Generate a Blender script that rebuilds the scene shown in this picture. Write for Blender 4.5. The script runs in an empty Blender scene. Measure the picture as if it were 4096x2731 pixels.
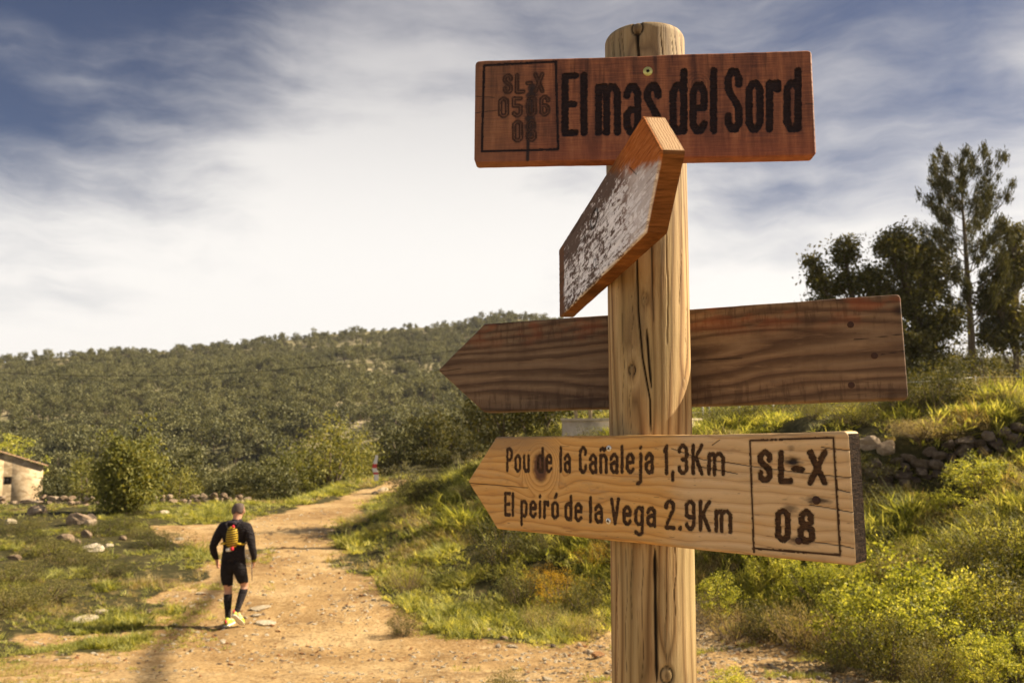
import bpy, math, random
import numpy as np
from mathutils import Vector, Matrix

random.seed(7)
RNG = np.random.default_rng(7)
SC = bpy.context.scene
COL = SC.collection
rad = math.radians

# ------------------------------------------------------------------ camera
CZ = 2.1                       # eye height above the ground at the post
FPX = 3306.0                   # focal length in pixels of the 4096 px wide photograph
PITCH = rad(5.3)
cam = bpy.data.cameras.new('camera')
cam.sensor_width = 22.3
cam.lens = FPX / 4096 * 22.3
cam.clip_start = 0.05
cam.clip_end = 6000
cam.dof.use_dof = True
cam.dof.focus_distance = 1.22
cam.dof.aperture_fstop = 6.7
camo = bpy.data.objects.new('camera', cam)
COL.objects.link(camo)
camo.location = (0, 0, CZ)
camo.rotation_euler = (rad(90) + PITCH, 0, 0)
SC.camera = camo

# ------------------------------------------------------------------ sun, sky, exposure
SUN_AZ = rad(81)               # clockwise from +Y: to the right and a little behind the sign
SUN_EL = rad(37)
sun_dir = Vector((math.sin(SUN_AZ) * math.cos(SUN_EL), math.cos(SUN_AZ) * math.cos(SUN_EL), math.sin(SUN_EL)))
sl = bpy.data.lights.new('sun', 'SUN')
sl.energy = 5.0
sl.angle = rad(0.5)
sl.color = (1.0, 0.84, 0.62)
so = bpy.data.objects.new('sun', sl)
COL.objects.link(so)
so.rotation_euler = sun_dir.to_track_quat('Z', 'Y').to_euler()

SC.view_settings.view_transform = 'Standard'
SC.view_settings.look = 'None'
SC.view_settings.gamma = 1
SC.view_settings.exposure = 1.2
SC.view_settings.use_curve_mapping = False
SC.cycles.max_bounces = 6
SC.cycles.transparent_max_bounces = 8
SC.cycles.use_denoising = True

W = bpy.data.worlds.new('World')
SC.world = W
W.use_nodes = True


class NT:
    """small helper round a node tree"""
    def __init__(self, tree):
        self.t = tree
        tree.nodes.clear()

    def n(self, kind, ins=None, **props):
        nd = self.t.nodes.new(kind)
        for k, v in props.items():
            setattr(nd, k, v)
        if ins:
            for k, v in ins.items():
                s = nd.inputs[k]
                if isinstance(v, bpy.types.NodeSocket):
                    self.t.links.new(v, s)
                else:
                    s.default_value = v
        return nd

    def math(self, op, a, b=0.0, c=0.0, clamp=False):
        nd = self.n('ShaderNodeMath', {0: a, 1: b, 2: c}, operation=op, use_clamp=clamp)
        return nd.outputs[0]

    def mix(self, f, a, b, blend='MIX'):
        nd = self.t.nodes.new('ShaderNodeMix')
        nd.data_type = 'RGBA'
        nd.blend_type = blend
        for i, v in ((0, f), (6, a), (7, b)):
            if isinstance(v, bpy.types.NodeSocket):
                self.t.links.new(v, nd.inputs[i])
            elif i == 0:
                nd.inputs[i].default_value = v
            else:
                nd.inputs[i].default_value = (*v[:3], 1)
        return nd.outputs[2]

    def ramp(self, f, stops, interp='LINEAR'):
        nd = self.n('ShaderNodeValToRGB', {0: f})
        cr = nd.color_ramp
        cr.interpolation = interp
        while len(cr.elements) < len(stops):
            cr.elements.new(0.5)
        for e, (p, c) in zip(cr.elements, stops):
            e.position = p
            e.color = (*c[:3], 1) if hasattr(c, '__len__') else (c, c, c, 1)
        return nd.outputs[0]

    def rng(self, v, a, b, c=0.0, d=1.0, smooth=True):
        nd = self.n('ShaderNodeMapRange', {0: v, 1: a, 2: b, 3: c, 4: d})
        nd.interpolation_type = 'SMOOTHSTEP' if smooth else 'LINEAR'
        return nd.outputs[0]

    def noise(self, vec, scale, detail=4, rough=0.55, dist=0.0, out=0):
        nd = self.n('ShaderNodeTexNoise', {'Scale': scale, 'Detail': detail, 'Roughness': rough, 'Distortion': dist})
        if vec is not None:
            self.t.links.new(vec, nd.inputs['Vector'])
        return nd.outputs[out]

    def mapv(self, vec, scale=(1, 1, 1), rot=(0, 0, 0), loc=(0, 0, 0)):
        return self.n('ShaderNodeMapping', {'Vector': vec, 'Scale': scale, 'Rotation': rot, 'Location': loc}).outputs[0]


def build_world():
    t = NT(W.node_tree)
    out = t.n('ShaderNodeOutputWorld')
    bg = t.n('ShaderNodeBackground', {'Strength': 0.1})
    t.t.links.new(bg.outputs[0], out.inputs[0])
    sky = t.n('ShaderNodeTexSky', sky_type='NISHITA', sun_disc=False, sun_elevation=SUN_EL, sun_rotation=SUN_AZ,
              altitude=900, air_density=1.0, dust_density=0.6, ozone_density=3.0)
    co = t.n('ShaderNodeTexCoord').outputs['Generated']
    sp = t.n('ShaderNodeSeparateXYZ', {0: co})
    z = t.math('MAXIMUM', sp.outputs[2], 0.0)
    hv = t.n('ShaderNodeCombineXYZ', {0: t.math('ARCTAN2', sp.outputs[0], sp.outputs[1]), 1: t.math('ARCSINE', z), 2: 0.0}).outputs[0]
    warp = t.noise(hv, 3.0, 4, 0.55, 0, 1)
    wv = t.n('ShaderNodeVectorMath', {0: hv, 1: t.n('ShaderNodeVectorMath', {0: warp, 'Scale': 0.12}, operation='SCALE').outputs[0]},
             operation='ADD').outputs[0]
    big = t.noise(t.mapv(wv, (1.3, 2.6, 1), (0, 0, rad(-24)), (3.35, 2.1, 0)), 1.0, 3, 0.5)
    fan = t.noise(t.mapv(wv, (1.6, 9.0, 1), (0, 0, rad(30)), (1.3, 5.9, 0)), 1.3, 6, 0.56, 0.1)
    streak = t.noise(t.mapv(wv, (1.8, 8.0, 1), (0, 0, rad(-38)), (8.3, 1.9, 0)), 1.2, 6, 0.56, 0.1)
    fine = t.noise(t.mapv(wv, (5, 12, 1), (0, 0, rad(-8)), (9.3, 0.9, 0)), 1.2, 7, 0.6, 0.2)
    streak = t.math('ADD', t.math('MULTIPLY', fan, 0.5), t.math('MULTIPLY', streak, 0.5))

    def hole(az, el, r0, r1):
        v = (math.sin(rad(az)) * math.cos(rad(el)), math.cos(rad(az)) * math.cos(rad(el)), math.sin(rad(el)))
        d = t.n('ShaderNodeVectorMath', {0: co, 1: v}, operation='DOT_PRODUCT').outputs['Value']
        return t.rng(d, math.cos(rad(r1)), math.cos(rad(r0)))
    # low sky is veiled, the sky overhead is clearer, with an open patch to the left
    cover = t.rng(z, 0.12, 0.58, 1.08, 0.34)
    cover = t.math('SUBTRACT', cover, t.math('MULTIPLY', hole(-34, 29, 4, 25), 0.66))
    cover = t.math('SUBTRACT', cover, t.math('MULTIPLY', hole(24, 22, 3, 16), 0.34))
    cover = t.math('ADD', cover, t.math('MULTIPLY', hole(-7, 18, 1, 13), 0.28))
    s = t.math('ADD', t.math('MULTIPLY', t.math('SUBTRACT', big, 0.5), 1.0), t.math('MULTIPLY', t.math('SUBTRACT', streak, 0.5), 2.1))
    s = t.math('ADD', s, t.math('MULTIPLY', t.math('SUBTRACT', fine, 0.5), 0.7))
    m = t.rng(t.math('ADD', cover, s), 0.0, 1.0)
    m = t.math('MULTIPLY', m, 0.97)
    blue = t.mix(1.0, sky.outputs[0], (0.25, 0.225, 0.245), 'MULTIPLY')
    cl = t.rng(z, 0.16, 0.62, 0.0, 1.0)
    cloud = t.mix(cl, (4.5, 4.35, 4.15), (1.5, 1.5, 1.7))
    col = t.mix(m, blue, cloud)
    t.t.links.new(col, bg.inputs[0])


build_world()

# ------------------------------------------------------------------ general helpers
cp, sp_ = math.cos(PITCH), math.sin(PITCH)


def ray(px, py):
    """unit-free direction (y component 1) seen at photograph pixel px, py"""
    u, v = (px - 2048) / FPX, (1365.5 - py) / FPX
    d = np.array([u, cp - v * sp_, sp_ + v * cp])
    return d / d[1]


def at(px, d):
    """plan position at forward distance d seen in column px"""
    return (px - 2048) / FPX * d * (1.0 / cp if False else 1.0), d


def _hash(ix, iy, seed):
    n = (ix.astype(np.int64) * 374761393 + iy.astype(np.int64) * 668265263 + seed * 1442695041) & 0x7fffffff
    n = ((n ^ (n >> 13)) * 1274126177) & 0x7fffffff
    return ((n ^ (n >> 16)) & 0xffff) / 65535.0


def vnoise(x, y, seed=0):
    x = np.asarray(x, float); y = np.asarray(y, float)
    ix, iy = np.floor(x), np.floor(y)
    fx, fy = x - ix, y - iy
    fx = fx * fx * (3 - 2 * fx); fy = fy * fy * (3 - 2 * fy)
    ix = ix.astype(np.int64); iy = iy.astype(np.int64)
    a, b = _hash(ix, iy, seed), _hash(ix + 1, iy, seed)
    c, d = _hash(ix, iy + 1, seed), _hash(ix + 1, iy + 1, seed)
    return (a * (1 - fx) + b * fx) * (1 - fy) + (c * (1 - fx) + d * fx) * fy


def fbm(x, y, seed=0, oct=4, gain=0.5):
    s = 0; a = 1; t = 0
    for o in range(oct):
        s = s + a * (vnoise(np.asarray(x) * 2**o + o * 17.3, np.asarray(y) * 2**o - o * 9.1, seed + o) - 0.5)
        t += a; a *= gain
    return s / t * 2


def S(t):
    t = np.clip(t, 0, 1)
    return t * t * (3 - 2 * t)


def mesh_np(name, verts, quads=None, tris=None, mats=(), attrs=None, smooth=False, mi=None):
    me = bpy.data.meshes.new(name)
    verts = np.asarray(verts, np.float32)
    nq = 0 if quads is None else len(quads)
    nt = 0 if tris is None else len(tris)
    me.vertices.add(len(verts))
    me.vertices.foreach_set('co', verts.ravel())
    idx = []
    if nq: idx.append(np.asarray(quads, np.int32).ravel())
    if nt: idx.append(np.asarray(tris, np.int32).ravel())
    idx = np.concatenate(idx)
    me.loops.add(len(idx))
    me.loops.foreach_set('vertex_index', idx)
    me.polygons.add(nq + nt)
    starts = np.concatenate([np.arange(nq) * 4, nq * 4 + np.arange(nt) * 3]).astype(np.int32)
    me.polygons.foreach_set('loop_start', starts)
    if smooth:
        me.polygons.foreach_set('use_smooth', np.ones(nq + nt, bool))
    if mi is not None:
        me.polygons.foreach_set('material_index', np.asarray(mi, np.int32))
    if attrs:
        for k, v in attrs.items():
            a = me.attributes.new(k, 'FLOAT', 'POINT')
            a.data.foreach_set('value', np.asarray(v, np.float32))
    for m in mats: me.materials.append(m)
    me.update(calc_edges=True)
    me.validate()
    return me


def link(name, me, parent=None, loc=None, rot=None, scale=None):
    o = bpy.data.objects.new(name, me)
    COL.objects.link(o)
    if parent is not None: o.parent = parent
    if loc is not None: o.location = loc
    if rot is not None: o.rotation_euler = rot
    if scale is not None: o.scale = scale
    return o


def tag(o, label=None, cat=None, group=None, kind=None):
    if label: o['label'] = label
    if cat: o['category'] = cat
    if group: o['group'] = group
    if kind: o['kind'] = kind
    return o


def empty(name, loc, rot=(0, 0, 0), **kw):
    o = bpy.data.objects.new(name, None)
    COL.objects.link(o)
    o.location = loc; o.rotation_euler = rot
    return tag(o, **kw)


def copy_tree(o, parent=None):
    c = o.copy()
    COL.objects.link(c)
    c.parent = parent
    for ch in list(o.children):
        copy_tree(ch, c)
    return c


class MB:
    """collects boxes, tubes and lumps into one mesh"""
    def __init__(self):
        self.v = []; self.q = []; self.t = []; self.n = 0

    def add(self, v, q=(), t=()):
        self.v.append(np.asarray(v, float))
        if len(q): self.q.append(np.asarray(q) + self.n)
        if len(t): self.t.append(np.asarray(t) + self.n)
        self.n += len(v)

    def box(self, c, s, rotz=0, jit=0):
        c = np.array(c); s = np.array(s) / 2
        p = np.array([[x, y, z] for z in (-1, 1) for x, y in ((-1, -1), (1, -1), (1, 1), (-1, 1))], float) * s
        if jit: p += RNG.uniform(-jit, jit, p.shape)
        cr, sr = math.cos(rotz), math.sin(rotz)
        p = p @ np.array([[cr, sr, 0], [-sr, cr, 0], [0, 0, 1]]) + c
        self.add(p, [(3, 2, 1, 0), (4, 5, 6, 7), (0, 1, 5, 4), (1, 2, 6, 5), (2, 3, 7, 6), (3, 0, 4, 7)])

    def tube(self, pts, r, seg=8, caps=True):
        pts = [np.array(p, float) for p in pts]
        rs = r if hasattr(r, '__len__') else [r] * len(pts)
        rings = []
        for i, p in enumerate(pts):
            a = pts[max(i - 1, 0)]; b = pts[min(i + 1, len(pts) - 1)]
            d = b - a; d = d / (np.linalg.norm(d) + 1e-9)
            up = np.array([0, 0, 1.0]) if abs(d[2]) < 0.9 else np.array([1.0, 0, 0])
            e = np.cross(d, up); e /= np.linalg.norm(e)
            f = np.cross(e, d)
            th = np.arange(seg) / seg * 2 * np.pi
            rings.append(p + rs[i] * (np.cos(th)[:, None] * e + np.sin(th)[:, None] * f))
        v = np.concatenate(rings)
        q = []
        for i in range(len(pts) - 1):
            for j in range(seg):
                k = (j + 1) % seg
                q.append((i * seg + j, (i + 1) * seg + j, (i + 1) * seg + k, i * seg + k))
        t = []
        if caps:
            v = np.concatenate([v, [pts[0], pts[-1]]])
            n0, n1 = len(v) - 2, len(v) - 1
            for j in range(seg):
                k = (j + 1) % seg
                t.append((n0, j, k)); t.append((n1, (len(pts) - 1) * seg + k, (len(pts) - 1) * seg + j))
        self.add(v, q, t)

    def build(self, name, mats, parent=None, smooth=False, **kw):
        me = self.mesh(name, mats, smooth)
        return link(name, me, parent, **kw)

    def mesh(self, name, mats, smooth=False):
        if not isinstance(mats, (list, tuple)): mats = [mats]
        return mesh_np(name, np.concatenate(self.v), np.concatenate(self.q) if self.q else None,
                       np.concatenate(self.t) if self.t else None, mats, smooth=smooth)


def mat(name, fn, rough=0.8, spec=0.3, **kw):
    m = bpy.data.materials.new(name)
    m.use_nodes = True
    t = NT(m.node_tree)
    out = t.n('ShaderNodeOutputMaterial')
    b = t.n('ShaderNodeBsdfPrincipled', {'Roughness': rough, 'Specular IOR Level': spec})
    t.t.links.new(b.outputs[0], out.inputs[0])
    r = fn(t, b, out)
    if r is not None:
        if isinstance(r, tuple):
            b.inputs['Base Color'].default_value = (*r, 1)
        else:
            t.t.links.new(r, b.inputs['Base Color'])
    return m


def attr(t, name, out='Fac'):
    return t.n('ShaderNodeAttribute', attribute_name=name).outputs[out]


def bump(t, b, h, strength=0.4, dist=0.01):
    n = t.n('ShaderNodeBump', {'Height': h, 'Strength': strength, 'Distance': dist})
    t.t.links.new(n.outputs[0], b.inputs['Normal'])

# ------------------------------------------------------------------ terrain
TOE = np.array([(9.5, -6), (6.5, 2), (5.0, 5.5), (4.55, 7.4), (3.9, 9.4), (2.7, 11.2), (0.9, 12.6), (-0.7, 14.4), (-2.3, 17), (-4.0, 20.7),
                (-4.8, 24), (-4.3, 30), (-3.6, 38), (-2.0, 48), (5, 62), (20, 80), (60, 110)], float)
WALLR = np.array([(5.2, 14.6), (6.0, 14.3), (7.2, 14.0), (8.6, 13.7), (10.5, 13.6)])
SKY_AZ = np.array([-60, -40, -31.8, -29.2, -23.7, -17.6, -11.1, -4.3, -0.8, 2.6, 8, 16, 30, 60])
SKY_EL = np.array([0.03, 0.05, 0.058, 0.064, 0.073, 0.086, 0.103, 0.112, 0.122, 0.119, 0.105, 0.09, 0.06, 0.03])


def toe_dist(x, y):
    best = np.full(x.shape, 1e9); sgn = np.ones(x.shape)
    for a, b in zip(TOE[:-1], TOE[1:]):
        d = b - a; L2 = d @ d
        t = np.clip(((x - a[0]) * d[0] + (y - a[1]) * d[1]) / L2, 0, 1)
        qx, qy = a[0] + t * d[0], a[1] + t * d[1]
        dd = np.hypot(x - qx, y - qy)
        cr = d[0] * (y - a[1]) - d[1] * (x - a[0])
        m = dd < best - 1e-9
        best = np.where(m, dd, best); sgn = np.where(m, np.where(cr < 0, 1, -1), sgn)
    return best * sgn


def ground_z(x, y, detail=True):
    x = np.asarray(x, float); y = np.asarray(y, float)
    R = np.hypot(x, y)
    az = np.degrees(np.arctan2(x, y))
    front = S((y + 5) / 8)
    road = -0.92 * S((y - 5.2) / 6.8) - 0.28 * S((y - 14) / 25)
    # the ground lifts a little beside the road on the left
    left = road + 0.22 * S((-x - 0.30 * y - 1.5) / 4) * S((y - 6) / 6) * (1 - S((y - 24) / 8))
    left = left - 0.085 * np.maximum(0, y - 33 - 9 * S((x + 12) / 5)) - 0.5 * S((y - 32.2) / 1.2) * S((-x - 8) / 2)
    left = left + 6.5 * np.exp(-((x - 8) / 20) ** 2 - ((y - 88) / 26) ** 2)
    s = toe_dist(x, y)
    crest = 1.50 + 0.055 * np.clip(x, -5, 14) + 0.012 * np.clip(y - 20, 0, 60)
    Wd = 4.8 + 1.7 * S((x - 1.5) / 3) + 1.0 * S((y - 24) / 6) * 0.5
    lw = 1 - S((x - 0.5) / 2.5)
    Wd = Wd + 1.2 * lw
    kw = 0.55 - 0.35 * lw
    k = S(s / Wd) * kw + (1 - kw) * np.clip(s / Wd, 0, 1)
    z = left * (1 - k) + crest * k
    # terrace wall on the right bank: ground stands higher behind it
    yw = np.interp(x, WALLR[:, 0], WALLR[:, 1])
    on = S((x - 5.0) / 0.9)
    z = z - on * 0.26 * (1 - S((y - yw + 0.05) / 0.25)) * S((y - yw + 3.2) / 3.0)
    z = z + on * 0.24 * S((y - yw + 0.05) / 0.25) * (1 - S((y - yw - 3) / 3))
    z = z * front + (1 - front) * 0.1
    # far side: valley then the wooded hill
    el = np.interp(az, SKY_AZ, SKY_EL)
    Rr = 640 + 60 * fbm(az / 9, az * 0 + 1.3, 5, 3)
    zr = el * Rr + CZ
    t = np.clip((R - 150) / (Rr - 150), 0, 1)
    prof = t ** 1.05 * (1 - 0.12 * np.sin(np.pi * t))
    hill = -27 + (zr + 27) * prof - 0.35 * np.maximum(0, R - Rr)
    hill = hill + (9 * fbm(x / 90, y / 120, 11, 4) + 16 * np.abs(fbm(x / 210 + 4, y / 380, 21, 3))) * S(t * 4) * (1 - S((t - .55) / .4))
    back = S((np.abs(az) - 45) / 30)
    hill = hill * (1 - back) + back * (-6)
    w = S((R - 95) / 75)
    z = z * (1 - w) + hill * w
    if detail:
        near = 1 - S((R - 40) / 60)
        grass = np.clip(S(s / 1.2) + S((-x - 0.42 * y - 0.6) / 3), 0, 1)
        z = z + near * grass * (0.13 * fbm(x / 1.3, y / 1.3, 31, 4) + 0.06 * fbm(x / .45, y / .45, 37, 2)) * S((R - 3) / 3)
        z = z + near * 0.045 * fbm(x / .6, y / .6, 41, 5) + near * .045 * np.maximum(0, fbm(x / .17, y / .17, 43, 2)) * (1 - S((R - 13) / 4)) * (.4 + S((x + .5) / 2))
        z = z + near * S(s / 2) * (1 - S((s - 7) / 3)) * 0.22 * fbm(x / 2.2, y / 2.2, 47, 2)
    return z


def gz(x, y):
    return float(ground_z(np.array([x]), np.array([y]))[0])


# outline of the bare dirt in plan
def plan(px, py, rel):
    r = ray(px, py)
    k = rel / r[2]
    return (r[0] * k, r[1] * k)


DIRT = np.array([(-9, -3), (-6.5, 4), (-6.1, 7), plan(330, 2540, -2.85), plan(620, 2400, -3.0), plan(850, 2300, -3.0), plan(850, 2220, -3.02),
                 plan(700, 2150, -3.04), plan(600, 2105, -3.05), plan(900, 2085, -3.1), plan(1100, 2048, -3.15), plan(1300, 2000, -3.2),
                 plan(1450, 1962, -3.25), plan(1580, 1932, -3.3), (-4.2, 50), (-2.6, 50), plan(1640, 1935, -3.3), plan(1500, 1995, -3.2),
                 plan(1370, 2060, -3.1), plan(1330, 2110, -3.05), plan(1350, 2190, -3.02), plan(1420, 2300, -3.0), plan(1560, 2430, -2.95),
                 plan(1800, 2500, -2.8), plan(2200, 2500, -2.75), plan(2500, 2450, -2.9), plan(2850, 2450, -2.85), plan(3250, 2540, -2.5), plan(3600, 2600, -2.35), plan(3850, 2660, -2.25), (4.0, 5.5), (5.5, 2), (7, -4)], float)


def poly_sd(x, y, P):
    """signed distance to a closed outline, negative inside"""
    best = np.full(x.shape, 1e9); ins = np.zeros(x.shape, bool)
    n = len(P)
    for i in range(n):
        a, b = P[i], P[(i + 1) % n]
        d = b - a
        t = np.clip(((x - a[0]) * d[0] + (y - a[1]) * d[1]) / (d @ d), 0, 1)
        best = np.minimum(best, np.hypot(x - a[0] - t * d[0], y - a[1] - t * d[1]))
        c = ((a[1] > y) != (b[1] > y)) & (x < (b[0] - a[0]) * (y - a[1]) / (b[1] - a[1] + 1e-12) + a[0])
        ins ^= c
    return np.where(ins, -best, best)


def dirt_mask(x, y):
    sd = poly_sd(x, y, DIRT)
    n = (0.75 * fbm(x / 1.6, y / 1.6, 61, 4) + 0.35 * fbm(x / .4, y / .4, 67, 2)) * (1 + 1.3 * S((-x - 2.5) / 2) * (1 - S((y - 13) / 4)))
    return 1 - S((sd + n * 0.9 + 0.35) / 0.8)


# ---- ground material
def m_ground(t, b, out):
    geo = t.n('ShaderNodeNewGeometry').outputs['Position']
    dirt = attr(t, 'dirt'); far = attr(t, 'far')
    n1 = t.noise(geo, 0.45, 5, 0.62); n2 = t.noise(geo, 5, 6, 0.7); n3 = t.noise(geo, 26, 5, 0.75); n4 = t.noise(geo, 1.6, 5, 0.7)
    dc = t.ramp(n1, [(0.3, (0.29, 0.175, 0.070)), (0.5, (0.43, 0.28, 0.12)), (0.7, (0.60, 0.44, 0.23))])
    dc = t.mix(t.math('MULTIPLY', t.rng(n4, 0.5, 0.66), 0.65), dc, (0.22, 0.13, 0.052))
    dc = t.mix(t.math('MULTIPLY', t.rng(n2, 0.52, 0.7), 0.7), dc, (0.66, 0.48, 0.25))
    dc = t.mix(t.math('MULTIPLY', t.rng(n3, 0.50, 0.62), 0.85), dc, (0.13, 0.072, 0.032))
    dc = t.mix(t.math('MULTIPLY', t.rng(n3, 0.44, 0.34), 0.6), dc, (0.68, 0.52, 0.31))
    gc = t.ramp(n2, [(0.35, (0.030, 0.028, 0.012)), (0.55, (0.065, 0.058, 0.022)), (0.72, (0.22, 0.16, 0.07))])
    hc = t.ramp(t.noise(geo, 0.035, 6, 0.65), [(0.35, (0.10, 0.10, 0.048)), (0.52, (0.22, 0.195, 0.10)), (0.64, (0.38, 0.31, 0.20)), (0.8, (0.42, 0.35, 0.25))])
    c = t.mix(t.rng(t.math('ADD', dirt, t.math('MULTIPLY', t.math('SUBTRACT', n2, 0.5), 0.6)), 0.3, 0.7), gc, dc)
    c = t.mix(far, c, hc)
    bump(t, b, t.math('ADD', t.math('MULTIPLY', n2, 0.6), t.math('MULTIPLY', n3, 0.35)), 0.9, 0.05)
    return c


M_GROUND = mat('ground_soil', m_ground, 0.95, 0.1)


def build_ground():
    ang = np.concatenate([np.arange(-180, -42, 3.0), np.arange(-42, 42, 0.2), np.arange(42, 180, 3.0)])
    r = np.concatenate([[0.0], 0.8 * (2200 / 0.8) ** (np.arange(560) / 559)])
    A, Rr = np.meshgrid(np.radians(ang), r)
    X, Y = Rr * np.sin(A), Rr * np.cos(A)
    Z = ground_z(X, Y)
    na, nr = len(ang), len(r)
    i = np.arange(nr - 1)[:, None] * na; j = np.arange(na)[None, :]; jn = (j + 1) % na
    q = np.stack([i + j, i + jn, i + na + jn, i + na + j], -1).reshape(-1, 4)
    q = q[:, ::-1]
    dm = dirt_mask(X, Y) * (1 - S((Rr - 60) / 20))
    me = mesh_np('ground', np.stack([X, Y, Z], -1).reshape(-1, 3), q, mats=[M_GROUND], smooth=True,
                 attrs={'dirt': dm.ravel(), 'far': S((Rr - 55) / 50).ravel()})
    o = link('ground', me)
    tag(o, kind='structure')


build_ground()

# ------------------------------------------------------------------ scatter tool (for what nobody could count)
def lib(name, meshes):
    c = bpy.data.collections.new(name)
    for i, me in enumerate(meshes):
        o = bpy.data.objects.new('%s_%02d' % (name, i), me)
        c.objects.link(o)
    return c


def scatter(name, P, rot, scale, variant, coll, **kw):
    me = bpy.data.meshes.new(name)
    me.vertices.add(len(P))
    me.vertices.foreach_set('co', np.asarray(P, np.float32).ravel())
    a = me.attributes.new('rot', 'FLOAT_VECTOR', 'POINT'); a.data.foreach_set('vector', np.asarray(rot, np.float32).ravel())
    a = me.attributes.new('scl', 'FLOAT_VECTOR', 'POINT'); a.data.foreach_set('vector', np.asarray(scale, np.float32).ravel())
    a = me.attributes.new('var', 'INT', 'POINT'); a.data.foreach_set('value', np.asarray(variant, np.int32))
    o = link(name, me)
    g = bpy.data.node_groups.new(name + '_nodes', 'GeometryNodeTree')
    g.interface.new_socket('Geometry', in_out='INPUT', socket_type='NodeSocketGeometry')
    g.interface.new_socket('Geometry', in_out='OUTPUT', socket_type='NodeSocketGeometry')
    gi = g.nodes.new('NodeGroupInput'); go = g.nodes.new('NodeGroupOutput')
    ci = g.nodes.new('GeometryNodeCollectionInfo')
    ci.inputs['Collection'].default_value = coll
    ci.inputs['Separate Children'].default_value = True
    ci.inputs['Reset Children'].default_value = True
    ip = g.nodes.new('GeometryNodeInstanceOnPoints')
    ip.inputs['Pick Instance'].default_value = True

    def na(nm, ty):
        n = g.nodes.new('GeometryNodeInputNamedAttribute')
        n.data_type = ty
        n.inputs['Name'].default_value = nm
        return n.outputs['Attribute']
    er = g.nodes.new('FunctionNodeEulerToRotation')
    L = g.links.new
    L(na('rot', 'FLOAT_VECTOR'), er.inputs[0])
    L(gi.outputs[0], ip.inputs['Points'])
    L(ci.outputs[0], ip.inputs['Instance'])
    L(na('var', 'INT'), ip.inputs['Instance Index'])
    L(er.outputs[0], ip.inputs['Rotation'])
    L(na('scl', 'FLOAT_VECTOR'), ip.inputs['Scale'])
    L(ip.outputs[0], go.inputs[0])
    md = o.modifiers.new('scatter', 'NODES')
    md.node_group = g
    kw.setdefault('kind', 'stuff')
    return tag(o, **kw)

# ------------------------------------------------------------------ foliage
def m_leaf(c0, c1, c2, trans=0.45, patch=0.25, tcol=None, rough=0.6):
    def f(t, b, out):
        rnd = attr(t, 'rnd')
        oi = t.n('ShaderNodeObjectInfo').outputs['Random']
        geo = t.n('ShaderNodeNewGeometry').outputs['Position']
        pn = t.noise(geo, patch, 3, 0.6)
        k = t.math('ADD', t.math('MULTIPLY', rnd, 0.5), t.math('ADD', t.math('MULTIPLY', oi, 0.25), t.math('MULTIPLY', pn, 0.5)))
        c = t.ramp(k, [(0.25, c0), (0.6, c1), (0.95, c2)])
        tr = t.n('ShaderNodeBsdfTranslucent', {'Color': t.mix(1.0, c, tcol or (1.6, 1.45, 0.6), 'MULTIPLY')})
        mx = t.n('ShaderNodeMixShader', {0: trans, 1: b.outputs[0], 2: tr.outputs[0]})
        t.t.links.new(mx.outputs[0], out.inputs[0])
        return c
    return mat('leaf_green', f, rough, 0.25)


M_GRASS = m_leaf((0.040, 0.055, 0.010), (0.23, 0.25, 0.055), (0.66, 0.62, 0.22), 0.5, 0.9)
M_DRY = m_leaf((0.16, 0.11, 0.05), (0.36, 0.28, 0.13), (0.66, 0.56, 0.31), 0.4, 0.7)
M_FOREST = m_leaf((0.030, 0.034, 0.013), (0.110, 0.112, 0.043), (0.28, 0.265, 0.115), 0.2, 0.02)
M_OAK = m_leaf((0.040, 0.043, 0.012), (0.085, 0.083, 0.024), (0.18, 0.155, 0.05), 0.3, 0.5)
M_YELLOW = m_leaf((0.08, 0.10, 0.014), (0.32, 0.34, 0.055), (0.72, 0.68, 0.20), 0.5, 1.2)
M_GORSE = m_leaf((0.22, 0.14, 0.02), (0.45, 0.26, 0.02), (0.62, 0.42, 0.05), 0.4, 1.2)
M_OLIVE = m_leaf((0.022, 0.027, 0.008), (0.085, 0.085, 0.022), (0.30, 0.26, 0.08), 0.3, 1.0)
M_MIDGREEN = m_leaf((0.07, 0.08, 0.018), (0.17, 0.175, 0.04), (0.34, 0.31, 0.09), 0.35, 1.0)
M_PINE = m_leaf((0.030, 0.035, 0.014), (0.060, 0.062, 0.022), (0.115, 0.105, 0.04), 0.2, 0.5)
M_GREY = m_leaf((0.055, 0.058, 0.03), (0.13, 0.125, 0.065), (0.25, 0.225, 0.13), 0.3, 0.5)


def m_bark(t, b, out):
    co = t.n('ShaderNodeTexCoord').outputs['Object']
    n = t.noise(t.mapv(co, (6, 6, 1.2)), 2.5, 5, 0.65)
    bump(t, b, n, 0.6, 0.03)
    return t.ramp(n, [(0.3, (0.09, 0.065, 0.045)), (0.6, (0.20, 0.155, 0.11)), (0.8, (0.30, 0.25, 0.19))])


M_BARK = mat('bark', m_bark, 0.95, 0.1)


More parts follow.
